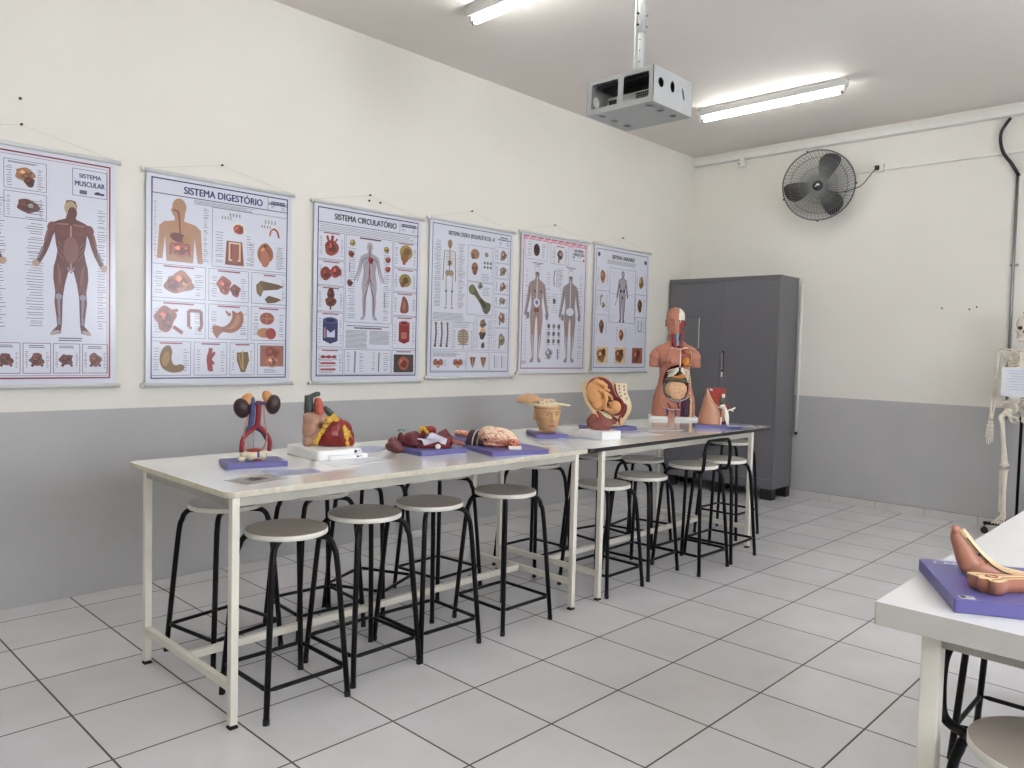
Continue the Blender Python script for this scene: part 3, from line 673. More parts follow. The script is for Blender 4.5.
def poster(x0, zt, zb, art, label, nail, W=0.885, rodw=0.925):
    zt = (zt+.028)*S; zb = (zb-.026)*S; x0 += .02; H = zt-zb-0.03; X = x0*S+(rodw-W)/2
    p = thing('wall_chart', (X, YL-0.018, zb+0.015), label, 'poster')
    A = Art(W, H); A.mb.box((W/2, 0, H/2), (W, 0.0016, H), 'poster_sheet'); art(A); A.mb.build('chart_sheet', p)
    for nm, z in (('top_rod', H), ('bottom_rod', 0)):
        m = MB(); m.cyl((-0.02, -0.002, z), (W+0.02, -0.002, z), 0.0115, 'poster_rod', 16)
        for xx in (-0.02, W+0.02): m.lathe([(0, -0.008), (0.012, -0.006), (0.0135, 0), (0.012, 0.006), (0, 0.008)], 'pvc_white', (xx, -0.002, z), 14, 'x')
        m.build(nm, p)
    nx, nz = nail[0]*S-X, nail[1]*S-(zb+0.015)
    m = MB(); m.tube([(0.0, 0.004, H+0.01), (nx, 0.010, nz), (W, 0.004, H+0.01)], 0.0012, 'cord_white', 5); m.build('hanging_cord', p)
    n = MB(); n.cyl((nail[0]*S, YL, nail[1]*S), (nail[0]*S, YL-0.02, nail[1]*S), 0.0035, 'dark_hole', 8); n.lathe([(0, -0.023), (0.006, -0.022), (0.006, -0.018), (0, -0.018)], 'dark_hole', (nail[0]*S, YL, nail[1]*S), 10, 'y')
    tag(n.build('nail'), 'dark nail holding the cord of the '+label.split(' wall chart')[0]+' wall chart', 'nail')
    return p, W, H
def ptext(p, W, H, body, fx, fy, size, m='ink', bold=0.0018, sx=1.0, align='CENTER', name='title_lettering'):
    return text(name, body, size, m, (fx*W, -0.0021, H*(1-fy)), (PI/2, 0, 0), p, bold, align, sx)
RED, BLU = (150, 42, 66), (52, 54, 104)
MUS, MU2, BON, SKN = (112, 50, 44), (140, 82, 72), (206, 186, 150), (208, 156, 118)

def art1(A):
    A.frame(.03, .025, .97, .968, RED, .009); A.frame(.048, .040, .952, .955, (150, 60, 78), .0025)
    A.frame(.762, .055, .950, .172, (90, 80, 120), .003); A.rect(.80, .145, .84, .162, (110, 110, 140)); A.rect(.88, .148, .935, .158, (84, 84, 130)); A.ell(.90, .15, .014, .006, (60, 62, 110))
    for (y0, y1) in ((.06, .18), (.19, .30)): A.frame(.42, y0, .63, y1, (110, 112, 140), .003)
    A.lines(.44, .068, .60, .072, 2, (60, 60, 90)); A.labels(.52, .085, .17, .05, .05, .43, .62, 9); A.labels(.52, .205, .29, .06, .06, .43, .62, 9)
    A.blob(.52, .115, .048, .028, (190, 132, 92), 4); A.blob(.545, .145, .026, .020, MUS, 5); A.blob(.535, .245, .055, .030, MUS, 8); A.ell(.55, .243, .014, .009, (200, 190, 180))
    for cx, q in ((.755, 1), (.235, 2)):
        y0, h = .195, .585; k = A.H/A.W*h
        A.labels(cx, y0+.02, y0+h*.95, .13, .13, cx-.235, cx+.195, 46)
        A.man(cx, y0, h, MUS, 1.0, MAN_B)
        A.ell(cx-.002, y0+.035, .034, .030, (206, 184, 140)); A.ell(cx+.008, y0+.055, .024, .026, MUS)
        A.stroke([(cx, y0+.11), (cx, y0+.30)], .010, (186, 150, 140)); A.ell(cx, y0+.215, .040, .058, (150, 96, 84))
        for s_ in (-1, 1):
            A.ell(cx+s_*.040, y0+.135, .036, .024, (128, 60, 52)); A.stroke([(cx+s_*.012, y0+.105), (cx+s_*.075, y0+.108)], .008, (176, 120, 106))
            A.stroke([(cx+s_*.050, y0+.30), (cx+s_*.064, y0+.40)], .032, (134, 66, 56)); A.stroke([(cx+s_*.068, y0+.28), (cx+s_*.048, y0+.39)], .005, (168, 120, 112)); A.stroke([(cx+s_*.04, y0+.31), (cx+s_*.055, y0+.40)], .005, (84, 32, 30))
            for j in range(5): A.stroke([(cx+s_*(.070-.001*j), y0+.18+j*.012), (cx+s_*(.045-.002*j), y0+.205+j*.014)], .005, (84, 36, 32) if j % 2 else (160, 90, 80))
            A.ell(cx+s_*.102, y0+.122, .020, .022, (136, 66, 58), -s_*20); A.stroke([(cx+s_*.115, y0+.142), (cx+s_*.130, y0+.19)], .022, (130, 58, 50)); A.stroke([(cx+s_*.118, y0+.135), (cx+s_*.134, y0+.19)], .005, (176, 110, 100))
            A.stroke([(cx+s_*.064, y0+.42), (cx+s_*.062, y0+.54)], .014, (150, 150, 176)); A.ell(cx+s_*.064, y0+.418, .017, .013, (168, 160, 176)); A.stroke([(cx+s_*.078, y0+.43), (cx+s_*.070, y0+.51)], .012, (134, 66, 56))
            A.stroke([(cx+s_*.146, y0+.215), (cx+s_*.168, y0+.258)], .012, (150, 140, 160)); A.ell(cx+s_*.180, y0+.283, .018, .015, (206, 170, 150), s_*30); A.ell(cx+s_*.084, y0+.574, .028, .009, (196, 184, 180), s_*20)
        A.stroke([(cx-.018, y0+.29), (cx, y0+.315), (cx+.018, y0+.29)], .008, (180, 150, 160))
    A.lines(.69, .79, .82, .80, 2, BLU, .004, .1)
    for i in range(6):
        x0 = .05+i*.153; A.frame(x0, .815, x0+.142, .945, (120, 78, 104), .0035); A.lines(x0+.03, .825, x0+.11, .832, 2, BLU, .003, .1)
        A.labels(x0+.071, .85, .92, .035, .035, x0+.008, x0+.134, 9); A.blob(x0+.071, .885, .035, .026, MU2 if i % 2 else MUS, 20+i, .3)
        A.stroke([(x0+.065, .89), (x0+.045, .915)], .016, MUS); A.stroke([(x0+.08, .89), (x0+.1, .915)], .014, MU2)
def art2(A):
    A.frame(.03, .025, .97, .97, BLU, .008); A.rect(.03, .095, .97, .099, BLU); A.rect(.815, .03, .818, .097, BLU)
    A.lines(.84, .048, .95, .058, 2, BLU, .005, .1); A.lines(.84, .072, .87, .08, 2, BLU); A.lines(.92, .076, .95, .084, 2, BLU)
    A.lines(.30, .105, .72, .122, 4, (110, 112, 130), .002, .2)
    G = (96, 98, 132)
    # head and trunk with the digestive tract
    A.labels(.20, .13, .40, .13, .15, .045, .40, 26); k = SKN
    A.ell(.205, .150, .045, .042, k); A.poly([(.165, .15), (.15, .168), (.165, .19), (.18, .20), (.24, .20), (.24, .15)], k)
    A.poly([(.175, .19), (.175, .215), (.11, .225), (.08, .245), (.065, .40), (.10, .40), (.115, .29), (.125, .41), (.295, .41), (.305, .29), (.325, .41), (.36, .41), (.345, .25), (.31, .228), (.235, .215), (.235, .19)], k)
    A.stroke([(.168, .165), (.20, .172), (.205, .21), (.212, .285)], .010, (150, 60, 50)); A.ell(.20, .295, .055, .022, (116, 52, 40), 12); A.ell(.25, .30, .026, .018, (206, 150, 90), -25)
    A.blob(.21, .352, .060, .034, (200, 122, 100), 5, .12); A.stroke([(.15, .33), (.15, .38)], .014, (170, 90, 76)); A.stroke([(.15, .325), (.27, .325), (.27, .38)], .014, (170, 90, 76))
    A.frame(.42, .125, .965, .415, G, .003)
    for i in range(4): A.ell(.545+i*.022, .150, .006, .011, (180, 178, 170)); A.ell(.80+i*.024, .160, .006, .012, (190, 188, 180)); A.ell(.775+i*.02, .185, .005, .009, (170, 168, 160)); A.ell(.49+i*.02, .168, .005, .009, (180, 178, 170))
    A.blob(.605, .215, .045, .026, (188, 92, 78), 11, .1); A.stroke([(.565, .235), (.56, .21), (.58, .192), (.61, .188), (.64, .196), (.648, .235)], .012, (226, 218, 200))
    A.stroke([(.83, .23), (.84, .20), (.865, .188), (.89, .20), (.905, .235)], .016, (176, 90, 80)); A.stroke([(.822, .235), (.832, .20), (.865, .181), (.90, .195), (.915, .235)], .006, (226, 218, 200))
    A.poly([(.52, .28), (.63, .28), (.645, .40), (.51, .40)], (150, 78, 62)); A.frame(.535, .285, .62, .38, (216, 180, 150), .012); A.rect(.56, .30, .60, .39, (176, 96, 82))
    A.blob(.80, .325, .060, .052, (180, 110, 70), 21, .10); A.ell(.80, .35, .036, .045, (206, 128, 100)); A.labels(.80, .28, .40, .07, .07, .68, .955, 14); A.labels(.58, .24, .40, .07, .07, .435, .70, 12)
    A.organbox(.03, .425, .38, .585, (170, 112, 70), 31, G, kind=0); A.blob(.22, .50, .06, .045, (196, 120, 84), 7); A.blob(.17, .52, .035, .03, (140, 60, 50), 9)
    A.organbox(.40, .425, .68, .585, (184, 90, 70), 33, G, kind=1)
    A.frame(.70, .425, .965, .585, G, .003); A.rect(.79, .432, .88, .439, (176, 74, 88)); A.labels(.82, .45, .57, .10, .10, .71, .955, 10)
    A.poly([(.735, .49), (.77, .465), (.90, .478), (.945, .488), (.90, .505), (.79, .515), (.77, .55), (.74, .53)], (122, 96, 52)); A.ell(.765, .51, .022, .026, (150, 122, 70)); A.poly([(.80, .56), (.83, .54), (.90, .55), (.93, .558), (.88, .575), (.82, .58)], (120, 92, 50))
    A.organbox(.03, .60, .38, .775, (160, 70, 52), 41, G, kind=9); A.blob(.12, .685, .065, .055, (168, 84, 60), 12, .28); A.stroke([(.17, .72), (.23, .75)], .024, (150, 64, 52)); A.stroke([(.14, .65), (.2, .64)], .02, (180, 100, 78))
    A.stroke([(.27, .72), (.268, .64), (.35, .64), (.355, .715), (.335, .735)], .022, (150, 84, 66)); A.stroke([(.27, .72), (.29, .725)], .018, (176, 110, 90))
    A.organbox(.40, .60, .68, .775, (170, 80, 60), 43, G, kind=9)
    A.poly(smooth_closed([(.565, .628), (.60, .64), (.625, .628), (.645, .655), (.635, .70), (.60, .73), (.55, .742), (.50, .738), (.475, .755), (.46, .77), (.435, .745), (.43, .712), (.455, .705), (.50, .712), (.545, .69), (.565, .66)], 3), (176, 104, 74))
    A.poly(smooth_closed([(.595, .652), (.62, .65), (.615, .69), (.58, .715), (.53, .722), (.57, .695)], 3), (206, 140, 104)); A.stroke([(.52, .632), (.545, .655), (.55, .64)], .014, (176, 104, 74))
    A.organbox(.70, .60, .965, .775, (170, 80, 60), 45, G, kind=9)
    A.ell(.82, .66, .055, .032, (172, 84, 64)); A.stroke([(.77, .66), (.87, .66)], .006, (206, 150, 120)); A.stroke([(.82, .632), (.815, .69)], .006, (206, 150, 120)); A.ell(.80, .735, .055, .026, (206, 142, 96)); A.ell(.85, .738, .040, .030, (176, 60, 50))
    A.organbox(.03, .79, .285, .955, (140, 104, 56), 51, G, kind=9)
    A.poly(smooth_closed([(.12, .815), (.15, .812), (.165, .84), (.16, .875), (.18, .905), (.22, .90), (.245, .915), (.225, .935), (.16, .94), (.105, .92), (.085, .88), (.095, .84)], 3), (150, 112, 64)); A.ell(.125, .875, .022, .036, (190, 150, 90), 10)
    A.organbox(.305, .79, .53, .955, (170, 60, 52), 53, G, kind=2); A.stroke([(.42, .82), (.40, .87), (.41, .93)], .024, (178, 60, 54)); A.stroke([(.405, .865), (.44, .90)], .016, (160, 60, 60))
    A.organbox(.55, .79, .73, .955, (130, 96, 50), 55, G, kind=9); A.poly([(.60, .84), (.68, .835), (.69, .88), (.66, .94), (.63, .94), (.60, .88)], (138, 102, 58)); A.stroke([(.64, .83), (.645, .93)], .01, (206, 180, 120)); A.stroke([(.615, .85), (.635, .92)], .007, (200, 160, 100))
    A.frame(.75, .79, .965, .955, G, .003); A.rect(.77, .80, .95, .91, (182, 116, 96)); A.blob(.86, .84, .055, .032, (160, 72, 60), 71); A.blob(.86, .885, .05, .03, (196, 130, 104), 72); A.lines(.80, .925, .90, .94, 3)
def art3(A):
    A.frame(.03, .025, .97, .965, BLU, .008); A.rect(.03, .105, .97, .1085, BLU); A.lines(.80, .046, .95, .058, 2, BLU, .005, .1); A.lines(.80, .075, .84, .085, 2, BLU); A.lines(.90, .078, .94, .088, 2, BLU); A.rect(.78, .03, .783, .105, BLU)
    A.lines(.05, .118, .955, .145, 4, (124, 126, 144), .002, .1); G = (96, 98, 132)
    for i, (y0, y1) in enumerate(((.155, .31), (.315, .455), (.46, .60), (.605, .80), (.81, .955))):
        A.frame(.035, y0, .265, y1, G, .003); A.frame(.725, y0, .965, y1, G, .003)
        A.rect(.08, y0+.006, .22, y0+.012, (176, 74, 88)); A.rect(.77, y0+.006, .92, y0+.012, (176, 74, 88))
        A.labels(.15, y0+.03, y1-.02, .07, .07, .045, .255, 10); A.labels(.845, y0+.03, y1-.02, .07, .07, .735, .955, 10)
    A.blob(.15, .245, .060, .045, (168, 72, 56), 3, .12); A.stroke([(.13, .22), (.11, .18)], .02, (176, 60, 50)); A.stroke([(.15, .22), (.16, .175)], .024, (160, 50, 48)); A.stroke([(.17, .22), (.20, .19)], .014, (180, 90, 70))
    A.blob(.105, .39, .05, .035, (150, 60, 48), 13, .15); A.blob(.19, .375, .05, .032, (170, 74, 60), 14, .15)
    A.blob(.15, .50, .032, .032, (110, 50, 40), 15, .1); A.blob(.15, .545, .048, .028, (130, 60, 46), 16, .1); A.rect(.14, .57, .155, .59, (110, 52, 46))
    A.poly([(.085, .645), (.215, .655), (.215, .765), (.15, .782), (.085, .762)], (56, 62, 118)); A.ell(.15, .65, .065, .018, (86, 96, 160)); A.ell(.15, .65, .042, .011, (40, 42, 84)); A.poly([(.12, .70), (.15, .72), (.19, .70), (.19, .745), (.12, .745)], (190, 190, 214)); A.rect(.095, .69, .11, .75, (206, 150, 150))
    A.poly([(.79, .645), (.90, .64), (.90, .755), (.845, .77), (.79, .755)], (164, 50, 52)); A.ell(.845, .645, .055, .014, (196, 96, 92)); A.ell(.845, .645, .034, .008, (120, 30, 34)); A.rect(.815, .70, .87, .74, (206, 130, 120))
    A.ell(.85, .215, .066, .045, (190, 160, 84)); A.ell(.835, .245, .040, .034, (160, 116, 70)); A.stroke([(.83, .26), (.83, .29)], .03, (190, 90, 70)); A.ell(.86, .21, .036, .022, (140, 104, 60))
    A.ell(.845, .385, .062, .040, (176, 150, 84)); A.ell(.85, .385, .030, .020, (110, 90, 60)); A.ell(.82, .41, .024, .018, (150, 90, 60))
    A.poly(smooth_closed([(.83, .48), (.875, .51), (.885, .57), (.84, .585), (.80, .575), (.81, .52)], 3), (158, 92, 76)); A.ell(.838, .54, .018, .03, (190, 130, 108))
    for i in range(3): A.rect(.07, .85+i*.035, .20, .862+i*.035, (190, 90, 86)); A.lines(.06, .868+i*.035, .22, .874+i*.035, 2, (160, 120, 130)); A.ell(.09+i*.05, .855, .018, .010, (170, 80, 70))
    A.rect(.745, .835, .945, .945, (84, 70, 70)); A.blob(.845, .89, .055, .040, (188, 110, 90), 33, .1); A.ell(.845, .895, .03, .022, (140, 50, 46))
    A.frame(.275, .155, .715, .655, G, .003); A.rect(.40, .163, .60, .171, (120, 60, 84)); A.labels(.495, .20, .64, .12, .12, .29, .70, 34)
    A.man(.495, .185, .455, (196, 190, 200), 1.0, MAN_B); A.ell(.495, .215, .03, .026, (206, 204, 210)); 
    for s_ in (-1, 1):
        A.stroke([(.495, .30), (.495+s_*.006, .43), (.495+s_*.04, .50), (.495+s_*.05, .61)], .006, (150, 64, 80)); A.stroke([(.495+s_*.008, .27), (.495+s_*.065, .29), (.495+s_*.085, .36), (.495+s_*.115, .42)], .005, (90, 84, 140)); A.stroke([(.495+s_*.005, .42), (.495+s_*.03, .50), (.495+s_*.035, .62)], .004, (80, 80, 140)); A.stroke([(.495+s_*.004, .20), (.495+s_*.006, .28)], .004, (150, 60, 70)); A.stroke([(.495+s_*.01, .40), (.495+s_*.03, .44)], .005, (120, 60, 80))
        A.stroke([(.495+s_*.02, .30), (.495+s_*.05, .34), (.495+s_*.045, .40)], .003, (150, 90, 110))
    A.blob(.505, .29, .024, .018, (166, 50, 50), 61, .1)
    for (x, y, c) in ((.335, .20, (190, 170, 100)), (.655, .215, (180, 150, 90)), (.325, .265, (150, 60, 50)), (.67, .275, (170, 84, 70)), (.67, .33, (180, 80, 60)), (.315, .43, (120, 60, 60))): A.blob(x, y, .026, .018, c, int(x*1000), .12)
    A.stroke([(.31, .31), (.312, .37)], .008, (150, 150, 160)); A.stroke([(.64, .47), (.645, .56)], .010, (170, 166, 170))
    A.rect(.29, .672, .69, .676, (90, 90, 120)); A.rect(.36, .682, .62, .690, (110, 90, 120)); A.lines(.285, .70, .49, .80, 15, (132, 134, 150), .0028, .12); A.lines(.505, .70, .71, .775, 12, (132, 134, 150), .0028, .12)
    A.frame(.275, .81, .715, .955, G, .003); A.labels(.37, .825, .94, .03, .03, .29, .46, 9); A.labels(.60, .825, .94, .03, .03, .53, .70, 9); A.stroke([(.375, .82), (.37, .945)], .014, (150, 152, 150)); A.stroke([(.60, .825), (.595, .94)], .012, (140, 140, 130))
def art4(A):
    A.frame(.03, .025, .97, .965, BLU, .006); A.rect(.80, .062, .96, .068, BLU); A.lines(.83, .045, .93, .052, 2, BLU, .004, .1); A.lines(.82, .082, .85, .095, 2, BLU, .004); A.lines(.91, .082, .95, .095, 2, BLU, .004)
    G = (124, 126, 144); cx, y0, h = .225, .115, .445; A.labels(cx, .13, .55, .085, .085, .05, .41, 46, (140, 142, 156))
    k = A.H/A.W*h; b = (178, 156, 122)
    A.ell(cx, y0+.025, .026, .024, b); A.ell(cx, y0+.045, .016, .012, (150, 128, 100)); A.stroke([(cx, y0+.05), (cx, y0+.21)], .010, (160, 136, 100))
    for i in range(7):
        for s_ in (-1, 1): A.stroke([(cx, y0+.082+i*.013), (cx+s_*(.040+.004*math.sin(i/2)), y0+.088+i*.013)], .0045, b)
    A.ell(cx-.022, y0+.215, .026, .020, b, 25); A.ell(cx+.022, y0+.215, .026, .020, b, -25); A.blob(cx, y0+.15, .02, .02, (140, 110, 84), 3)
    for s_ in (-1, 1):
        A.stroke([(cx, y0+.072), (cx+s_*.058, y0+.076)], .006, b); A.stroke([(cx+s_*.060, y0+.078), (cx+s_*.066, y0+.16), (cx+s_*.070, y0+.235), (cx+s_*.072, y0+.265)], .010, b)
        A.stroke([(cx+s_*.036, y0+.225), (cx+s_*.034, y0+.325)], .014, (206, 198, 180)); A.ell(cx+s_*.033, y0+.33, .012, .010, (120, 130, 110)); A.stroke([(cx+s_*.032, y0+.335), (cx+s_*.030, y0+.425)], .011, b); A.ell(cx+s_*.036, y0+.436, .014, .006, b)
    A.frame(.435, .13, .75, .365, G, .003); A.ell(.52, .185, .052, .034, (182, 140, 108)); A.ell(.495, .20, .022, .020, (146, 104, 84)); A.ell(.52, .275, .040, .036, (176, 128, 104)); A.ell(.52, .305, .026, .018, (150, 92, 76)); A.ell(.505, .278, .010, .008, (76, 40, 36)); A.ell(.537, .278, .010, .008, (76, 40, 36))
    for i in range(3):
        for j in range(2): A.ell(.64+i*.038, .235+j*.028, .013, .010, (128, 130, 74))
    A.ell(.66, .18, .024, .016, (170, 160, 130)); A.labels(.665, .14, .36, .045, .045, .60, .745, 14); A.lines(.61, .31, .73, .35, 5, G)
    A.frame(.435, .37, .75, .585, G, .003); A.poly(smooth_closed([(.46, .40), (.50, .385), (.535, .405), (.60, .465), (.67, .495), (.725, .505), (.72, .545), (.68, .575), (.64, .565), (.60, .515), (.53, .46), (.48, .45), (.455, .43)], 3), (112, 110, 84)); A.ell(.49, .415, .032, .026, (140, 140, 100)); A.stroke([(.60, .48), (.66, .53)], .03, (74, 60, 50)); A.blob(.59, .39, .03, .02, (160, 150, 130), 14); A.lines(.62, .40, .72, .45, 6, G)
    for i, (y0_, y1_) in enumerate(((.115, .22), (.225, .325), (.33, .43), (.435, .52), (.525, .66), (.665, .82))):
        A.frame(.77, y0_, .96, y1_, G, .0025); A.labels(.865, y0_+.02, y1_-.015, .05, .05, .78, .95, 8); A.blob(.875, (y0_+y1_)/2, .04, (y1_-y0_)*.28, ((170, 140, 116), (160, 150, 130))[i % 2], 80+i, .25)
        A.stroke([(.85, (y0_+y1_)/2), (.845, y1_-.015)], .018, (150, 130, 106))
    A.lines(.05, .585, .42, .625, 6, (132, 134, 150), .0026, .1); A.frame(.04, .635, .27, .82, G, .0025)
    for i, x in enumerate((.085, .15, .215)): A.stroke([(x, .65), (x+.006, .72), (x-.004, .79)], .018, (120, 110, 96)); A.ell(x, .652, .015, .008, (140, 130, 110)); A.ell(x-.004, .795, .015, .009, (110, 96, 84)); A.lines(x+.015, .66, x+.04, .78, 7, G)
    A.frame(.28, .635, .52, .82, G, .0025); A.lines(.29, .64, .51, .67, 4, G); A.labels(.40, .69, .81, .08, .08, .285, .515, 12)
    A.ell(.40, .735, .065, .055, (196, 180, 156))
    for i in range(6):
        for s_ in (-1, 1): A.stroke([(.40, .695+i*.017), (.40+s_*.062, .700+i*.017)], .006, (136, 112, 92))
    A.stroke([(.40, .685), (.40, .81)], .008, (150, 130, 110))
    A.frame(.53, .595, .75, .82, G, .0025); A.blob(.635, .64, .04, .026, (160, 128, 104), 91); A.blob(.63, .715, .04, .03, (96, 84, 76), 92); A.ell(.635, .685, .03, .014, (214, 160, 110)); A.blob(.64, .785, .022, .02, (110, 96, 84), 93); A.labels(.635, .61, .81, .05, .05, .54, .745, 16)
    A.frame(.04, .83, .44, .955, G, .0025); A.frame(.45, .83, .72, .955, G, .0025); A.frame(.73, .83, .96, .955, G, .0025); A.lines(.06, .84, .40, .86, 4, G, .0026)
    for x in (.12, .345): A.ell(x-.03, .90, .026, .022, (176, 120, 92), 30); A.ell(x+.03, .90, .026, .022, (176, 120, 92), -30); A.ell(x, .905, .016, .014, (196, 70, 60)); A.ell(x, .925, .022, .012, (206, 180, 140)); A.lines(x+.06, .89, x+.10, .92, 4, G)
    for x in (.52, .65): A.poly([(x-.035, .865), (x+.035, .865), (x+.02, .91), (x, .94), (x-.02, .91)], (150, 92, 66)); A.stroke([(x, .87), (x, .93)], .01, (206, 170, 130))
    for x in (.79, .88): A.stroke([(x, .85), (x+.004, .94)], .010, (160, 156, 146)); A.lines(x+.015, .86, x+.06, .93, 6, G)
def art5(A):
    P_ = (176, 108, 124); A.rect(.03, .02, .97, .055, (214, 150, 164)); A.frame(.03, .02, .97, .968, P_, .010); A.rect(.955, .05, .97, .22, (214, 150, 164)); A.rect(.03, .05, .045, .12, (214, 150, 164))
    for i in range(9): A.stroke([(.07+i*.1, .055), (.13+i*.1, .022)], .012, (226, 196, 204))
    W_ = (212, 213, 222); G = (96, 96, 108)
    for (x0, x1, y1) in ((.06, .37, .185), (.42, .69, .195), (.75, .95, .15)): A.rect(x0, .045, x1, y1, W_); A.frame(x0, .045, x1, y1, (140, 110, 124), .003)
    A.blob(.215, .115, .045, .045, (96, 52, 56), 3, .06); A.ell(.20, .105, .010, .008, (20, 20, 24)); A.ell(.232, .105, .010, .008, (20, 20, 24)); A.blob(.56, .125, .042, .034, (120, 74, 74), 5, .1); A.ell(.567, .118, .018, .014, (206, 170, 170)); A.stroke([(.545, .14), (.54, .185)], .02, (130, 80, 76))
    A.rect(.50, .062, .62, .069, P_); A.labels(.215, .06, .17, .06, .06, .08, .35, 9); A.labels(.56, .075, .185, .06, .06, .435, .68, 9); A.lines(.82, .115, .90, .125, 2, G)
    for x, y in ((.775, .125), (.93, .14)): A.ell(x, y, .012, .010, (110, 112, 130))
    for cx, tone in ((.235, (186, 160, 158)), (.735, (168, 156, 158))):
        y0, h = .225, .70; A.rect(cx-.08, .205, cx+.08, .2095, G); A.rect(cx-.05, .215, cx+.05, .219, G); A.labels(cx, .25, .90, .12, .12, cx-.17, cx+.20, 34, (110, 112, 124)); A.man(cx, y0, h, (178, 172, 178)); A.man(cx, y0+.006, h*.985, tone, .93)
        A.ell(cx, y0+.035, .036, .030, (208, 208, 214)); A.ell(cx, y0+.055, .022, .010, (110, 104, 108)); A.rect(cx-.018, y0+.07, cx+.018, y0+.12, (150, 148, 156))
        for i in range(8):
            for s_ in (-1, 1): A.stroke([(cx+s_*.008, y0+.13+i*.020), (cx+s_*.07, y0+.128+i*.022)], .004, (132, 122, 130))
        A.stroke([(cx, y0+.08), (cx, y0+.34)], .012, (206, 204, 212))
        for s_ in (-1, 1):
            A.stroke([(cx+s_*.01, y0+.33), (cx+s_*.045, y0+.45), (cx+s_*.05, y0+.66)], .006, (120, 110, 120)); A.stroke([(cx+s_*.03, y0+.37), (cx+s_*.05, y0+.50)], .026, (196, 150, 124)); A.stroke([(cx+s_*.105, y0+.16), (cx+s_*.12, y0+.28), (cx+s_*.15, y0+.35)], .006, (110, 104, 116)); A.stroke([(cx+s_*.052, y0+.50), (cx+s_*.045, y0+.66)], .008, (210, 208, 214))
    A.ell(.235, .49, .045, .032, (198, 200, 216)); A.ell(.235, .49, .02, .016, (120, 132, 190)); A.ell(.235, .545, .04, .018, (150, 92, 76)); A.stroke([(.205, .415), (.20, .40)], .02, (110, 60, 60)); A.stroke([(.29, .40), (.30, .42)], .016, (80, 60, 66))
    A.ell(.735, .54, .06, .03, (206, 206, 214)); A.stroke([(.49, .24), (.475, .30), (.485, .36)], .013, (160, 120, 84)); A.lines(.51, .235, .62, .36, 12, G, .0026, .5); A.blob(.49, .47, .02, .022, (90, 90, 96), 9); A.lines(.45, .42, .56, .55, 9, G)
    for i in range(3):
        for j in range(3): A.ell(.42+j*.075, .655+i*.055, .022, .018, (150, 142, 148) if (i+j) % 2 else (120, 104, 104)); A.rect(.40+j*.075, .678+i*.055, .44+j*.075, .681+i*.055, G)
    A.blob(.43, .86, .05, .035, (176, 172, 180), 12, .3); A.stroke([(.56, .82), (.565, .90)], .02, (150, 146, 156)); A.lines(.04, .91, .12, .93, 4, G)
    for s_ in (.115, .385, .62, .88): A.ell(s_, .585, .022, .026, (150, 146, 156))
def art6(A):
    A.frame(.03, .03, .97, .965, (66, 68, 104), .006); A.ell(.075, .075, .022, .018, (60, 60, 96)); A.ell(.925, .085, .024, .018, (60, 60, 96)); A.lines(.22, .108, .80, .135, 5, (124, 126, 144), .0022, .25)
    G = (150, 152, 172)
    A.frame(.27, .165, .74, .60, G, .004); A.rect(.05, .355, .27, .358, G); A.rect(.05, .545, .27, .548, G); A.rect(.74, .355, .955, .358, G); A.rect(.74, .545, .955, .548, G); A.rect(.27, .37, .74, .372, G); A.rect(.745, .165, .748, .60, G)
    A.stroke([(.30, .19), (.45, .26)], .002, G); A.stroke([(.72, .20), (.58, .26)], .002, G)
    A.man(.505, .185, .41, (200, 190, 202)); A.outline(.505, .185, .41, .009, (112, 96, 112)); A.blob(.475, .345, .014, .014, (60, 40, 52), 3); A.blob(.530, .343, .014, .016, (60, 40, 52), 4); A.ell(.507, .395, .012, .011, (70, 40, 50)); A.stroke([(.425, .38), (.38, .46)], .008, (190, 90, 110))
    for i, (x, y, c) in enumerate(((.15, .245, (190, 122, 80)), (.855, .255, (176, 150, 90)), (.15, .45, (176, 150, 110)), (.84, .45, (128, 92, 52)), (.15, .64, (140, 100, 60)), (.85, .62, (206, 204, 200)), (.505, .70, (192, 130, 80)))):
        A.labels(x, y-.065, y+.065, .055, .055, x-.10, x+.10, 9)
        if i == 2: A.stroke([(x-.03, y-.03), (x-.02, y-.055), (x+.01, y-.05)], .03, (186, 186, 196)); A.stroke([(x-.03, y-.03), (x-.03, y+.02)], .02, (180, 180, 190)); A.blob(x+.02, y+.02, .03, .02, c, 7)
        elif i == 5: A.stroke([(x-.03, y-.05), (x-.03, y+.04), (x+.03, y+.04), (x+.03, y-.05)], .014, (176, 176, 190))
        else: A.blob(x, y, .042, .052 if i != 6 else .045, c, 30+i, .14)
    for x0, c in ((.06, (176, 130, 80)), (.38, (170, 108, 70)), (.70, (176, 96, 76))):
        A.rect(x0+.02, .80, x0+.22, .93, (214, 190, 150) if x0 < .5 else (190, 120, 96)); A.blob(x0+.10, .87, .075, .055, c, int(x0*100)+3, .2); A.blob(x0+.14, .84, .035, .028, (120, 52, 44), int(x0*100)+4, .2); A.lines(x0, .81, x0+.02, .92, 6, G)
PS = [(-3.70, 5.625, 2.712, art1, 'muscular system wall chart with red border showing a red muscled man', (-2.536, 5.87)),
      (-1.16, 5.605, 2.705, art2, 'digestive system wall chart with stomach and intestine boxes, blue border', (-0.04, 5.852)),
      (1.395, 5.59, 2.705, art3, 'circulatory system wall chart with blood vessel figure and heart drawings', (2.526, 5.836)),
      (3.755, 5.655, 2.76, art4, 'skeletal system wall chart with a brown skeleton, skulls and a long bone', (4.852, 5.909)),
      (6.145, 5.72, 2.835, art5, 'nervous system wall chart with pink border and two grey figures', (7.245, 5.963)),
      (8.54, 5.745, 2.848, art6, 'urinary system wall chart with outlined figure, last before the cabinet', (9.673, 5.983))]
R_ = [poster(*a) for a in PS]
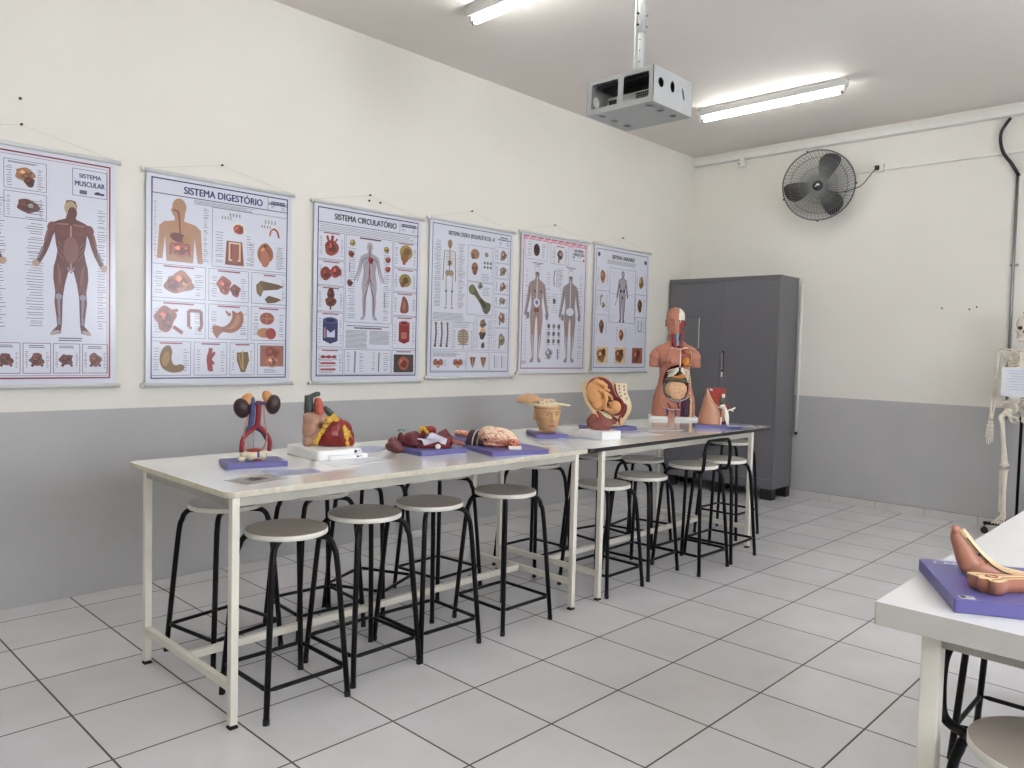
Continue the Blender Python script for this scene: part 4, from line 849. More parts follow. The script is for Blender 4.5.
ptext(*R_[0], 'SISTEMA', .857, .092, .030, 'ink_blue', .0009, .95); ptext(*R_[0], 'MUSCULAR', .855, .128, .036, 'ink_blue', .0011, .78)
ptext(*R_[1], 'SISTEMA DIGESTÓRIO', .505, .082, .056, 'ink_blue', .0016, .88); ptext(*R_[1], 'DIGESTÓRIO', .893, .068, .022, 'ink_blue', .001)
ptext(*R_[2], 'SISTEMA CIRCULATÓRIO', .46, .083, .054, 'ink', .0016, .84); ptext(*R_[2], 'CIRCULATÓRIO', .875, .064, .020, 'ink', .0008)
ptext(*R_[3], 'SISTEMA ÓSSEO (ESQUELÉTICO) - II', .48, .085, .042, 'ink', .0010, .74)
ptext(*R_[4], 'SISTEMA', .85, .085, .034, 'ink', .0012); ptext(*R_[4], 'NERVOSO', .85, .112, .034, 'ink', .0012)
ptext(*R_[5], 'SISTEMA URINÁRIO', .51, .095, .050, 'ink', .0014, .84)
# ------------------------------------------------------------------ anatomical models on the tables
def conv(ax, az, k, z0=0.0): return lambda a, b, d=0.0: ((a-ax)*k/1000, d, z0+(az-b)*k/1000)
def plate(t, w, d, h=0.022, m='plate_blue', loc=(0, 0), rz=0, name='base_plate'):
    b = MB(); b.rbox((0, 0, h/2), (w, d, h), 0.006, m, br=0.002); o = b.build(name, t); o.location = (loc[0], loc[1], 0); o.rotation_euler.z = math.radians(rz); return o
def sticker(t, loc, rot, w=0.03, h=0.014, name='label_sticker'):
    b = MB(); b.box((0, 0, 0), (w, h, 0.0006), 'paper'); b.box((-w*0.22, 0, 0.0003), (w*0.35, h*0.7, 0.0004), 'ink'); b.box((w*0.22, 0.002, 0.0003), (w*0.3, h*0.2, 0.0004), 'ink'); o = b.build(name, t); o.location = loc; o.rotation_euler = rot; return o
def nz(s, amp): return lambda co: amp*noise.noise(co*s)
def gyri(s, amp):
    def f(co):
        q = noise.noise(co*s*0.5)*1.5; v = noise.noise(Vector((co.x*s+q, co.y*s-q, co.z*s+q))); return amp*(min(1, abs(v)*4.5)-0.6)
    return f

# --- kidneys, great vessels and bladder
t = thing('urinary_model', (-0.530, 1.665, TZ), 'kidneys and red and blue vessels rising over a bladder on a blue plate', 'anatomical model', -15)
plate(t, 0.250, 0.170, loc=(0.006, 0))
P = conv(218, 640, 4.25/8.08, 0.026)
for (x, z, rx, rz_, rt, ax, az, art_) in ((130, 225, .030, .040, -14, 170, 140, -42), (378, 200, .028, .040, 8, 345, 125, 30)):
    c = P(x, z, 0.0); m = MB(); c = (c[0], c[1]-.010, c[2]); rx *= 1.12; rz_ *= 1.08; m.ell(c, (rx, .024, rz_), 'kidney_brown', (0, math.radians(rt), 0)); m.ell((c[0]+(.012 if x < 240 else -.014), 0, c[2]-.004), (.018, .02, .026), 'kidney_brown')
    k = blob('kidney', m, 0.003, t)
    m = MB(); c2 = P(ax, az+24, 0.006); m.ell(c2, (.023, .017, .036), 'adrenal', (0, math.radians(-art_), 0)); m.ell((c2[0], 0, c2[2]-.006), (.020, .016, .020), 'adrenal'); blob('adrenal_gland', m, 0.003, k)
m = MB(); m.tube(smooth_path([P(214, 145, .004), P(216, 180, .004), P(214, 300, .004), P(204, 370, .004), P(178, 420, .006), P(150, 470, .008)], 5), [.0125]*14+[.0110]*6+[.0085]*6, 'vein', 14); m.ell(P(214, 150, .004), .0105, 'vein')
m.tube(smooth_path([P(208, 370, .006), P(250, 395, .012), P(300, 430, .012), P(335, 490, .012)], 5), .0065, 'vein', 12); blob('vena_cava', m, 0.0028, t)
m = MB(); m.tube(smooth_path([P(262, 168, -.004), P(262, 250, -.006), P(258, 340, -.006), P(250, 380, -.006)], 5), .0118, 'artery', 14)
m.tube(smooth_path([P(252, 370, -.006), P(205, 410, -.006), P(158, 450, -.006), P(138, 500, -.006), P(132, 580, -.006)], 5), .0098, 'artery', 12); m.tube(smooth_path([P(256, 370, -.006), P(300, 405, -.006), P(340, 460, -.006), P(356, 510, -.006), P(350, 580, -.006)], 5), .0096, 'artery', 12)
m.tube([P(262, 195, -.004), P(180, 200, 0)], .004, 'artery', 8); m.tube([P(262, 180, -.004), P(330, 182, 0)], .0045, 'artery', 8); blob('aorta', m, 0.0026, t)
m = MB(); m.tube([P(214, 200, .004), P(170, 215, 0)], .005, 'vein', 8); m.tube([P(225, 190, -.012), P(290, 192, -.016), P(335, 192, -.004)], .0045, 'vein', 8); m.build('renal_vein', t)
for q in ([(180, 270), (172, 330), (150, 420), (152, 480), (172, 565)], [(306, 190), (308, 300), (318, 370), (328, 440), (318, 520), (292, 568)]):
    m = MB(); m.tube(smooth_path([P(a, b, -.012) for a, b in q], 6), .0033, 'ureter', 8); m.build('ureter', t)
m = MB(); m.cyl(P(232, 390, .004), (P(232, 0)[0], .004, 0.045), .0018, 'steel_grey', 8); m.build('support_rod', t)
m = MB(); m.ell(P(240, 610, 0), (.038, .030, .024), 'bone'); m.ell(P(165, 600, .004), (.024, .018, .013), 'bone', (0, .2, 0)); m.ell(P(310, 592, .004), (.020, .016, .009), 'bone', (0, -.2, 0)); m.ell(P(140, 640, .006), (.016, .016, .010), 'bone'); m.ell(P(300, 625, -.004), (.014, .014, .014), 'bone')
blob('pelvic_bone', m, 0.0028, t)
m = MB(); m.ell(P(235, 568, -.002), (.032, .024, .008), 'muscle'); m.build('bladder_top', t)
m = MB(); m.tube([P(256, 575, -.026), P(256, 600, -.029), P(256, 622, -.027)], .005, 'vein_bright', 10, flat=(1, .5)); m.build('blue_strip', t)
m = MB(); m.ell(P(250, 648, -.022), (.022, .012, .008), 'maroon'); m.build('prostate', t)

# --- heart on stepped white base
t = thing('heart_model', (-0.130, 1.742, TZ), 'large red and yellow heart with grey-green vessels on a white base', 'anatomical model', -3)
b = MB(); b.rbox((0, 0.0, 0.0225), (0.235, 0.31, 0.045), 0.03, 'white_plastic', br=0.004); b.rbox((0.035, -0.135, 0.011), (0.20, 0.08, 0.022), 0.015, 'white_plastic', br=0.003); base = b.build('base', t)
hl = bpy.data.objects.new('tmpaxis', None); bpy.data.objects.remove(hl)
TH = math.radians(-30); CO, SI = math.cos(TH), math.sin(TH)
def HP(a, b, d=0.0):
    x = (a-385)*.49/1000; return (x*CO-d*SI+0.012, x*SI+d*CO-0.005, 0.045+(585-b)*.49/1000)
def hell(m, a, b, d, r, mt, rot=0): m.ell(HP(a, b, d), r, mt, Euler((0, rot, 0)).to_matrix().to_euler() if not rot else (Matrix.Rotation(TH, 3, 'Z') @ Matrix.Rotation(rot, 3, 'Y')).to_euler())
m = MB(); hell(m, 430, 470, 0, (.075, .055, .066), 'heart_muscle', .001); hell(m, 520, 490, -.004, (.062, .050, .052), 'heart_muscle', .35); hell(m, 455, 380, 0, (.040, .040, .040), 'heart_muscle', .001); hell(m, 580, 540, -.004, (.034, .034, .026), 'heart_muscle', .4); hell(m, 330, 540, 0, (.03, .04, .022), 'heart_muscle', .001)
hell(m, 480, 560, 0, (.070, .045, .02), 'heart_muscle', .001); hell(m, 525, 440, -.002, (.046, .044, .052), 'heart_muscle', .5); hell(m, 470, 400, -.002, (.048, .042, .045), 'heart_muscle', .3); blob('ventricles', m, 0.0035, t, disp=nz(45, .0018))
m = MB(); hell(m, 240, 430, .004, (.042, .048, .075), 'heart_atrium', .001); hell(m, 265, 340, 0, (.046, .044, .038), 'heart_atrium', .001); hell(m, 340, 325, -.018, (.022, .026, .024), 'heart_atrium', .3); hell(m, 220, 530, .004, (.030, .045, .028), 'heart_atrium', .001); hell(m, 285, 480, -.004, (.034, .044, .05), 'heart_atrium', .4); hell(m, 215, 330, .004, (.028, .042, .036), 'heart_atrium', .001); hell(m, 205, 560, .004, (.022, .045, .018), 'heart_atrium', .001)
blob('atrium', m, 0.0035, t, disp=nz(40, .0015))
m = MB(); m.tube(smooth_path([HP(305, 300, 0), HP(306, 230, 0), HP(302, 175, 0), HP(296, 135, .004)], 4), [.023]*5+[.022]*4+[.018]*3+[.010], 'heart_aorta', 16); m.ell(HP(298, 150, .002), (.018, .018, .014), 'heart_aorta'); blob('aorta_arch', m, 0.0035, t)
m = MB(); m.tube([HP(214, 290, .01), HP(214, 105, .01)], .0205, 'heart_vein', 20); m.tube(smooth_path([HP(212, 125, .012), HP(250, 108, .02), HP(285, 92, .02), HP(300, 92, .01)], 4), .0115, 'heart_vein', 14); m.build('vena_cava', t)
m = MB(); m.tube(smooth_path([HP(355, 215, .006), HP(385, 245, .004), HP(430, 290, .002)], 4), [.012]*4+[.016]*4+[.019], 'heart_vein', 16); blob('pulmonary_vessel', m, 0.0035, t)
m = MB(); r = random.Random(5)
def fat(path, w, d):
    pts = smooth_path([HP(a, b, dd) for a, b, dd in path], 5)
    for i, p_ in enumerate(pts): m.ell((p_[0]+r.uniform(-.003, .003), p_[1]+.0065, p_[2]+r.uniform(-.003, .003)), (w*r.uniform(.9, 1.5), .006, w*r.uniform(.7, 1.2)), 'fat_yellow', nu=10, nv=7)
fat([(455, 300, -.036), (405, 345, -.046), (370, 400, -.052), (335, 460, -.052), (300, 530, -.046), (285, 560, -.040)], .012, 0); fat([(395, 320, -.040), (440, 310, -.040), (490, 330, -.038)], .009, 0); fat([(555, 400, -.040), (575, 460, -.052), (585, 520, -.046), (590, 570, -.036)], .011, 0); fat([(600, 440, -.040), (615, 500, -.036), (612, 560, -.026)], .006, 0)
blob('fat_bands', m, 0.003, t, smooth=1)
m = MB()
for q in ([(240, 480), (275, 455), (300, 410), (330, 375), (365, 360), (415, 360)], [(330, 390), (370, 410), (400, 395)], [(400, 370), (420, 400), (410, 450)], [(440, 560), (470, 520), (430, 460)], [(310, 440), (350, 460), (385, 450)]): m.tube(smooth_path([HP(a, b, -.058 if a > 320 else -.050) for a, b in q], 4), .0016, 'muscle_dark', 6)
m.build('coronary_vessels', t)
sticker(t, (0.085, -0.1562, 0.032), (PI/2, 0, 0), 0.04, 0.018); sticker(t, (0.085, -0.1755, 0.011), (PI/2, 0, 0), 0.04, 0.010)

# --- loose maroon lobe
t = thing('organ_lobe', (0.205, 1.640, TZ), 'loose brownish maroon leaf-shaped organ lying left of the muscle model plate', 'anatomical model', -38)
P = conv(220, 372, .528, 0.0)
m = MB(); m.ell(P(225, 310, 0), (.040, .040, .026), 'maroon_lobe', (0, .25, 0)); m.ell(P(205, 270, .01), (.026, .03, .022), 'maroon_lobe'); m.ell(P(270, 335, -.01), (.022, .025, .018), 'maroon_lobe'); m.ell(P(170, 320, 0), (.018, .026, .022), 'maroon_lobe', (0, -.5, 0)); m.ell(P(230, 345, 0), (.036, .032, .014), 'maroon_lobe'); blob('lobe', m, 0.003, t)
m = MB(); m.tube(smooth_path([P(160, 330, -.026), P(215, 345, -.042), P(270, 350, -.036)], 5), .0012, 'maroon', 6); m.build('groove', t)

# --- open muscle model with white cartilage
t = thing('muscle_model', (0.365, 1.560, TZ), 'open maroon muscle model with white cartilage wings on a blue plate', 'anatomical model', -5)
plate(t, 0.275, 0.245)
def frame_rot(deg, ox=0.0, oy=0.0):
    a = math.radians(deg); return lambda p: (p[0]*math.cos(a)-p[1]*math.sin(a)+ox, p[0]*math.sin(a)+p[1]*math.cos(a)+oy, p[2])
Q = frame_rot(-33, -0.005, -0.02); P0 = conv(600, 318, .528, 0.022); P = lambda a, b, d=0: Q(P0(a, b, d))
m = MB()
for (a, b, d, r_) in ((400, 240, 0, (.034, .045, .036)), (385, 270, 0, (.032, .045, .024)), (440, 220, .01, (.026, .04, .03)), (440, 280, 0, (.03, .04, .022))): m.ell(P(a, b, d), r_, 'maroon')
blob('muscle_wall', m, 0.0035, t)
m = MB(); m.box(P(625, 292, .0), (.150, .07, .026), 'muscle', (0, 0, math.radians(-33))); m.ell(P(520, 262, 0), (.03, .032, .026), 'muscle'); m.ell(P(740, 262, 0), (.030, .03, .030), 'muscle'); m.ell(P(600, 262, .02), (.04, .02, .03), 'muscle'); m.ell(P(680, 280, -.01), (.03, .03, .02), 'muscle'); blob('pelvic_cup', m, 0.0035, t, ['dark_red'])
m = MB()
m.add([P(650, 180, .0), P(735, 138, .02), (P(800, 235, 0)), P(745, 290, -.02), P(640, 230, -.01)]+[P(650, 180, .02), P(735, 138, .035), (P(800, 235, .02)), P(745, 290, .02), P(640, 230, .02)], [(0, 1, 2, 3, 4), (9, 8, 7, 6, 5), (0, 5, 6, 1), (1, 6, 7, 2), (2, 7, 8, 3), (3, 8, 9, 4), (4, 9, 5, 0)], 'maroon'); blob('muscle_wing', m, 0.003, t, smooth=4)
m = MB(); c = [(460, 222), (505, 225), (530, 240), (560, 205), (575, 175), (605, 168), (630, 185), (640, 205), (740, 225), (725, 278), (690, 272), (640, 240), (600, 215), (575, 240), (545, 285), (525, 290), (505, 240), (465, 232)]
pp = [P(a, b, -.042) for a, b in c]; p2 = [P(a, b, -.030) for a, b in c]; N = len(c)
bm = bmesh.new(); vs = [bm.verts.new(p_) for p_ in pp]; f = bm.faces.new(vs); bmesh.ops.triangulate(bm, faces=[f]); bm.verts.index_update(); fs = [tuple(v.index for v in f.verts) for f in bm.faces]; bm.free()
m.add(pp+p2, fs+[tuple(i+N for i in reversed(f)) for f in fs]+[(i, (i+1) % N, (i+1) % N+N, i+N) for i in range(N)], 'cartilage'); m.build('cartilage', t, 0.001)
m = MB(); m.ell(P(655, 297, -.040), (.016, .010, .013), 'bone_white'); m.build('bone_end', t)
m = MB(); m.ell(P(560, 150, .01), (.042, .026, .020), 'organ', (0, -.15, 0)) if False else m.ell(P(590, 150, .01), (.030, .024, .020), 'muscle', (0, .2, 0)); m.ell(P(545, 150, .01), (.02, .022, .018), 'muscle'); m.ell(P(585, 190, .014), (.030, .026, .026), 'muscle'); m.ell(P(540, 200, .014), (.026, .026, .028), 'muscle'); blob('red_organ', m, 0.003, t, ['heart_muscle'])
m = MB(); m.tube(smooth_path([P(480, 165, -.008), P(510, 125, -.006), P(535, 150, -.014), P(560, 180, -.012)], 4), .009, 'fat_yellow', 10); blob('yellow_tissue', m, 0.003, t)
m = MB(); m.ell(P(545, 205, -.036), (.009, .006, .009), 'vein'); m.build('blue_opening', t)
m = MB(); m.tube(smooth_path([P(740, 250, .01), P(810, 262, .012), P(870, 275, .012), P(905, 282, .012)], 4), [.014]*5+[.013]*5+[.010]*3, 'brain_brown', 12); blob('sacral_tail', m, 0.003, t)
m = MB(); m.ell((P(310, 205, .06)[0], P(310, 205, .06)[1], .046), (.017, .018, .046), 'dark_red'); m.build('side_organ', t)
m = MB(); m.tube(smooth_path([P(285, 175, .05), P(300, 160, .045), P(335, 160, .045), P(345, 175, .05)], 4), .005, 'teal', 8); m.build('teal_tube', t)

# --- small organ on the blue plate behind
t = thing('small_organ_model', (0.840, 1.80, TZ), 'small pinkish organ on a blue plate behind the brown dome, near the wall side', 'anatomical model', -14)
plate(t, 0.20, 0.30, loc=(-.02, -.06))
m = MB(); m.ell((-.03, 0, .040), (.050, .026, .018), 'brain_pink', (0, .12, -.6)); m.ell((-.055, .018, .040), (.02, .02, .014), 'brain_pink'); m.ell((0, -.02, .036), (.03, .022, .014), 'brain_pink', (0, 0, -.6)); blob('organ', m, 0.003, t, ['brain_pink', 'bone'], lambda c, n: 1 if (n.z > .75 and noise.noise(c*60) > -.1) else 0, disp=nz(90, .003))

# --- brain-like mass and brown dome on blue plate
t = thing('brain_model', (0.695, 1.362, TZ), 'cream and pink lumpy organ mass with a dark brown dome on a blue plate', 'anatomical model', -17)
plate(t, 0.325, 0.335)
Q = frame_rot(-29, -0.005, 0.0); P0 = conv(380, 330, .509, 0.022); P = lambda a, b, d=0: Q(P0(a, b, d))
RZ = math.radians(-29); PD = P; P1 = conv(452, 330, .509, 0.022); P = lambda a, b, d=0: Q(P1(a, b, d))
m = MB(); m.ell(P(385, 230, .0), (.098, .075, .046), 'brain_cream', (0, .12, RZ)); m.ell(P(300, 220, .02), (.058, .06, .044), 'brain_cream', (0, 0, RZ)); m.ell(P(480, 250, 0), (.055, .055, .034), 'brain_cream', (0, .25, RZ)); m.ell(P(370, 300, 0), (.07, .06, .02), 'brain_cream', (0, 0, RZ))
blob('lumpy_mass', m, 0.0028, t, ['brain_cream', 'brain_pink', 'muscle'], lambda c, n: (2 if noise.noise(c*70+Vector((3, 1, 2))) > .60 else (1 if (noise.noise(c*45) > .34 or n.z < -.05) else 0)), smooth=2, disp=gyri(48, .0045))
m = MB(); m.ell(P(545, 285, -.055), (.034, .028, .024), 'brain_pink', (0, 0, RZ)); m.ell(P(490, 290, -.045), (.02, .02, .02), 'brain_pink'); blob('cerebellum', m, 0.0026, t, ['brain_pink', 'muscle'], lambda c, n: 1 if noise.noise(c*110) > .25 else 0, disp=gyri(120, .003))
m = MB(); m.box(P(560, 328, -.078), (.064, .03, .024), 'bone_white', (0, 0, RZ)); m.build('cut_stem', t, 0.003)
m = MB(); m.ell(P(268, 248, -.072), (.009, .006, .007), 'dome_brown'); m.build('dark_opening', t)
m = MB()
for k in range(13):
    a = PI*k/12
# half dome with two pale ribs
prof = [(-.062*math.cos(PI*k/16), .074*math.sin(PI*k/16)) for k in range(17)]
cx, cy, _ = PD(150, 270, .052)
for (y0, y1, mt) in ((-.045, -.012, 'dome_brown'), (-.012, -.004, 'steel_dull'), (-.004, .018, 'dome_brown'), (.018, .024, 'cartilage'), (.024, .06, 'dome_brown')):
    if mt not in M: mat('steel_dull', (150, 140, 138), .4, var=.05)
    sc = 1.0 if mt == 'dome_brown' else 1.03; m.prism([(x*sc, z*sc) for x, z in prof], y0, y1, mt)
o = m.build('brown_dome', t, 0.002); o.location = (cx, cy, 0.024); o.rotation_euler.z = math.radians(-29+62)

# --- head with lifted skull cap
def head_rows(w, front, back, side, zs, n, cx=0): pass
def head_mesh(name, parent, z0, z1, m, scale=1.0, matn=None, matfn=None, nz_=56, nt=72):
    """face towards local -y; z measured from the chin line (0) with crown at 0.225"""
    FR_ = [(-.12, .052, .052, .060, .022), (-.07, .050, .052, .060, .020), (-.02, .056, .060, .062, .012), (.005, .078, .052, .047, .004), (.03, .088, .064, .057, .0), (.06, .088, .078, .066, 0), (.09, .088, .090, .073, 0), (.12, .090, .098, .077, 0), (.15, .092, .100, .078, 0), (.18, .082, .092, .072, 0), (.205, .058, .066, .054, 0), (.220, .030, .034, .028, 0), (.2255, .004, .004, .004, 0)]
    mb = MB(); vs = []
    for j in range(nz_+1):
        z = z0+(z1-z0)*j/nz_; fr, bk, w, off = interp(FR_, z)
        for k in range(nt):
            a = 2*PI*k/nt; c_, s_ = math.cos(a), math.sin(a); e = 0.93
            x = w*abs(c_)**e*(1 if c_ > 0 else -1); y = (bk if s_ > 0 else fr)*abs(s_)**e*(1 if s_ > 0 else -1)+off
            if s_ < 0:
                g = lambda x0, zz, sx, sz: math.exp(-((x-x0)/sx)**2-((z-zz)/sz)**2)
                fr_ = -s_
                y -= fr_*(.024*g(0, .072, .012, .013)+.013*g(0, .092, .008, .016)+.008*g(0, .112, .009, .014))   # nose
                y += fr_*(.010*g(.031, .104, .016, .010)+.010*g(-.031, .104, .016, .010)); y -= fr_*.0055*(g(.031, .102, .010, .006)+g(-.031, .102, .010, .006))
                y -= fr_*.006*(g(.028, .124, .022, .007)+g(-.028, .124, .022, .007)); y -= fr_*(.007*g(0, .043, .020, .0055)+.007*g(0, .033, .017, .0055)); y += fr_*.004*g(0, .038, .022, .002)
                y -= fr_*.008*g(0, .006, .020, .012); y += fr_*.005*g(0, .020, .026, .006); y -= fr_*.004*(g(.045, .075, .018, .02)+g(-.045, .075, .018, .02))
            vs.append((x*scale, y*scale, z*scale))
    fs = [(j*nt+k, j*nt+(k+1) % nt, (j+1)*nt+(k+1) % nt, (j+1)*nt+k) for j in range(nz_) for k in range(nt)]
    mb.add(vs, fs, m, True); mb.add(vs[-nt:], [tuple(range(nt))], m); mb.add(vs[:nt], [tuple(reversed(range(nt)))], m)
    for sx in (-1, 1):   # ears
        if z1 > .12 and z0 < .05:
            mb.ell((sx*.076*scale, .012*scale, .092*scale), (.007*scale, .017*scale, .028*scale), m, (0.15, sx*.15, sx*.35)); mb.ell((sx*.079*scale, .008*scale, .072*scale), (.006*scale, .009*scale, .011*scale), m)
    o = mb.build(name, parent)
    if matfn:
        for k in matn[1:]: o.data.materials.append(M[k])
        for p in o.data.polygons: p.material_index = matfn(p.center)
    return o
t = thing('head_model', (1.395, 1.680, TZ), 'tan human head model with lifted skull cap on a blue plate', 'anatomical model', -42)
plate(t, 0.195, 0.245, loc=(-.012, 0), rz=9)
hd = bpy.data.objects.new('head', None); bpy.data.objects.remove(hd)
h_ = head_mesh('head', t, -.012, .150, 'skin_tan', 1.0); h_.location = (-0.010, 0.0, 0.034); h_.rotation_euler.z = math.radians(14)
m = MB(); lip = MB(); lip.ell((0.0, -.0955, .0425), (.017, .005, .0032), 'muscle_lip') if False else None
mat('lip', (158, 92, 74), .4, var=0); mat('eye_white', (204, 180, 146), .3, var=0); mat('iris', (58, 44, 36), .3, var=0)
m.ell((0, -.0925, .0410), (.020, .0045, .0028), 'lip', nu=14, nv=8); m.ell((0, -.0920, .0345), (.017, .0045, .0030), 'lip', nu=14, nv=8); m.build('lips', h_)
for sx in (-1, 1):
    m = MB(); m.ell((sx*.031, -.0765, .103), (.013, .0065, .0055), 'eye_white', nu=14, nv=8); m.ell((sx*.031, -.0815, .103), (.0050, .0025, .0050), 'iris', nu=12, nv=8); m.build('eye', h_)
m = MB(); m.tube([((.0815)*math.cos(a)*.985, .100*math.sin(a)*(1 if math.sin(a) > 0 else .965), .138) for a in [2*PI*k/48 for k in range(49)]], .0016, 'muscle_dark', 6, False); m.build('cut_line', h_)
m = MB(); m.tube(smooth_path([(-.079, -.02, .085), (-.074, -.05, .078), (-.055, -.080, .076), (-.035, -.092, .082)], 5), .0012, 'muscle_dark', 6, False); m.build('cheek_line', h_)
Q = frame_rot(0); P = conv(568, 605, .4727, 0.022)
m = MB(); rr = random.Random(9)
m.ell(P(520, 255, 0), (.078, .082, .012), 'bone'); m.ell(P(420, 245, 0), (.068, .05, .011), 'bone', (0, -.1, 0)); m.ell(P(340, 232, 0), (.045, .035, .008), 'bone')
for k in range(34): m.ell(P(rr.uniform(410, 640), rr.uniform(185, 235), rr.uniform(-.05, .05)), (rr.uniform(.006, .015), rr.uniform(.006, .014), rr.uniform(.004, .009)), 'bone', (rr.random(), rr.random(), 0), 8, 6)
blob('skull_base', m, 0.0028, t, ['bone', 'brain_pink'], lambda c, n: 1 if noise.noise(c*80) > .42 else 0, smooth=1)
m = MB(); m.ell(P(730, 242, -.01), (.056, .034, .0085), 'bone', (0, .12, 0)); m.ell(P(640, 235, 0), (.03, .03, .012), 'bone', (0, .1, 0)); blob('cut_bone_plate', m, 0.0028, t)
m = MB(); prof = [(0.0, .050)]+[(.074*math.sin(a), .047*math.cos(a)) for a in [PI/2*k/12 for k in range(1, 13)]]+[(.068, -.002), (.0, .012)]
prof = [(r_, z) for r_, z in prof][::-1]; m.lathe(prof, 'skin_tan', n=40, sx=1.0, sy=1.15); o = m.build('skull_cap', t); q_ = P(295, 212, .01); o.location = q_; o.rotation_euler = (0, math.radians(-5), 0)

# --- sectioned pelvis with foetus
t = thing('pregnancy_model', (2.075, 1.745, TZ), 'sectioned pregnant abdomen with an orange foetus inside, on a blue plate', 'anatomical model', -12)
plate(t, 0.29, 0.27)
sub = -41.0; Q = frame_rot(sub, -0.012, -0.01); P0 = conv(382, 560, .705, 0.022); P = lambda a, b, d=0: Q(P0(a, b, d))
def slab(name, c, d0, d1, mt, par, front=None, sm=3, bev=0.004):
    c = smooth_closed(c, sm); N = len(c); m = MB()
    bm = bmesh.new(); vs = [bm.verts.new((a, b, 0)) for a, b in c]; f = bm.faces.new(vs); bmesh.ops.triangulate(bm, faces=[f]); bm.verts.index_update(); fs = [tuple(v.index for v in f.verts) for f in bm.faces]; bm.free()
    m.add([P(a, b, d0) for a, b in c], fs, front or mt); m.add([P(a, b, d1) for a, b in c], [tuple(reversed(f)) for f in fs], mt)
    m.add([P(a, b, d0) for a, b in c]+[P(a, b, d1) for a, b in c], [(i, (i+1) % N, (i+1) % N+N, i+N) for i in range(N)], mt, True)
    return m.build(name, par)
out_ = [(138, 160), (165, 152), (200, 130), (240, 104), (300, 92), (360, 104), (405, 145), (430, 150), (545, 150), (552, 210), (572, 270), (592, 310), (602, 370), (585, 440), (540, 490), (520, 510), (522, 548), (400, 556), (330, 530), (285, 480), (235, 430), (180, 360), (145, 275)]
slab('abdomen_wall', out_, -.03, .075, 'skin_tan', t, 'section_cream')
ute = [(175, 250), (172, 190), (200, 140), (250, 106), (310, 98), (365, 115), (408, 155), (430, 215), (455, 270), (500, 310), (522, 370), (512, 430), (470, 458), (410, 450), (360, 425), (290, 410), (230, 370), (190, 310)]
def shrink(c, k, cx=340, cy=280): return [(cx+(a-cx)*k, cy+(b-cy)*k) for a, b in c]
slab('uterus_wall', ute, -.036, -.0299, 'muscle', t); slab('womb_lining', shrink(ute, .93), -.037, -.0359, 'maroon', t)
slab('spine_section', [(430, 152), (545, 152), (550, 215), (575, 280), (590, 340), (570, 350), (530, 330), (500, 300), (460, 250), (440, 200)], -.037, -.0299, 'bone', t)
m = MB()
for i, (a, b) in enumerate(((480, 175), (484, 205), (488, 238), (500, 268), (525, 180), (528, 210), (535, 250), (552, 290))): m.ell(P(a, b, -.038), (.005, .003, .007), 'brain_brown', (0, 0, math.radians(sub)), 8, 6)
m.build('vertebrae', t)
m = MB(); m.tube(smooth_path([P(a, b, -.040) for a, b in ((440, 160), (450, 220), (480, 280), (515, 320), (530, 370), (520, 430), (490, 480), (495, 515))], 5), .0055, 'muscle', 10); m.tube(smooth_path([P(a, b, -.040) for a, b in ((415, 455), (450, 480), (485, 510), (500, 540))], 5), .004, 'muscle', 10); m.build('vaginal_wall', t)
slab('rectum_section', [(525, 340), (555, 350), (560, 400), (540, 450), (515, 480), (510, 440), (525, 390)], -.038, -.0299, 'maroon', t)
slab('bladder_section', [(290, 430), (360, 455), (420, 470), (470, 500), (450, 540), (390, 530), (330, 490)], -.038, -.0299, 'brain_brown', t); slab('pubic_bone', [(320, 425), (380, 445), (425, 475), (410, 490), (350, 465)], -.041, -.037, 'bone', t)
m = MB(); R1 = math.radians(sub)
m.ell(P(265, 255, -.045), (.062, .042, .088), 'foetus_skin', (0, -.30, R1)); m.ell(P(225, 200, -.045), (.030, .035, .045), 'foetus_skin', (0, .3, R1)); m.ell(P(300, 340, -.045), (.055, .040, .048), 'foetus_skin', (0, -.7, R1))
m.ell(P(447, 375, -.050), (.041, .040, .044), 'foetus_skin', (0, 0, R1)); m.ell(P(415, 405, -.050), (.03, .032, .03), 'foetus_skin', (0, 0, R1)); m.ell(P(375, 395, -.046), (.028, .028, .022), 'foetus_skin', (0, 0, R1))
def limb(pts, r_): m.tube(smooth_path([P(*p_) for p_ in pts], 5), r_, 'foetus_skin', 12); m.ell(P(*pts[-1]), r_*1.05, 'foetus_skin'); m.ell(P(*pts[0]), r_*1.05, 'foetus_skin')
limb([(250, 140, -.070), (310, 140, -.078), (355, 175, -.078)], .014); limb([(355, 175, -.078), (350, 200, -.078), (385, 220, -.074)], .010); limb([(300, 215, -.085), (345, 240, -.092), (365, 300, -.09)], .013); limb([(365, 300, -.09), (345, 370, -.085)], .011); limb([(365, 245, -.085), (405, 270, -.086), (418, 300, -.084)], .009); limb([(270, 130, -.075), (330, 160, -.088)], .016)
m.ell(P(398, 335, -.085), (.010, .008, .012), 'foetus_skin'); m.ell(P(410, 365, -.088), (.008, .007, .006), 'foetus_skin'); blob('foetus', m, 0.0032, t, smooth=2)

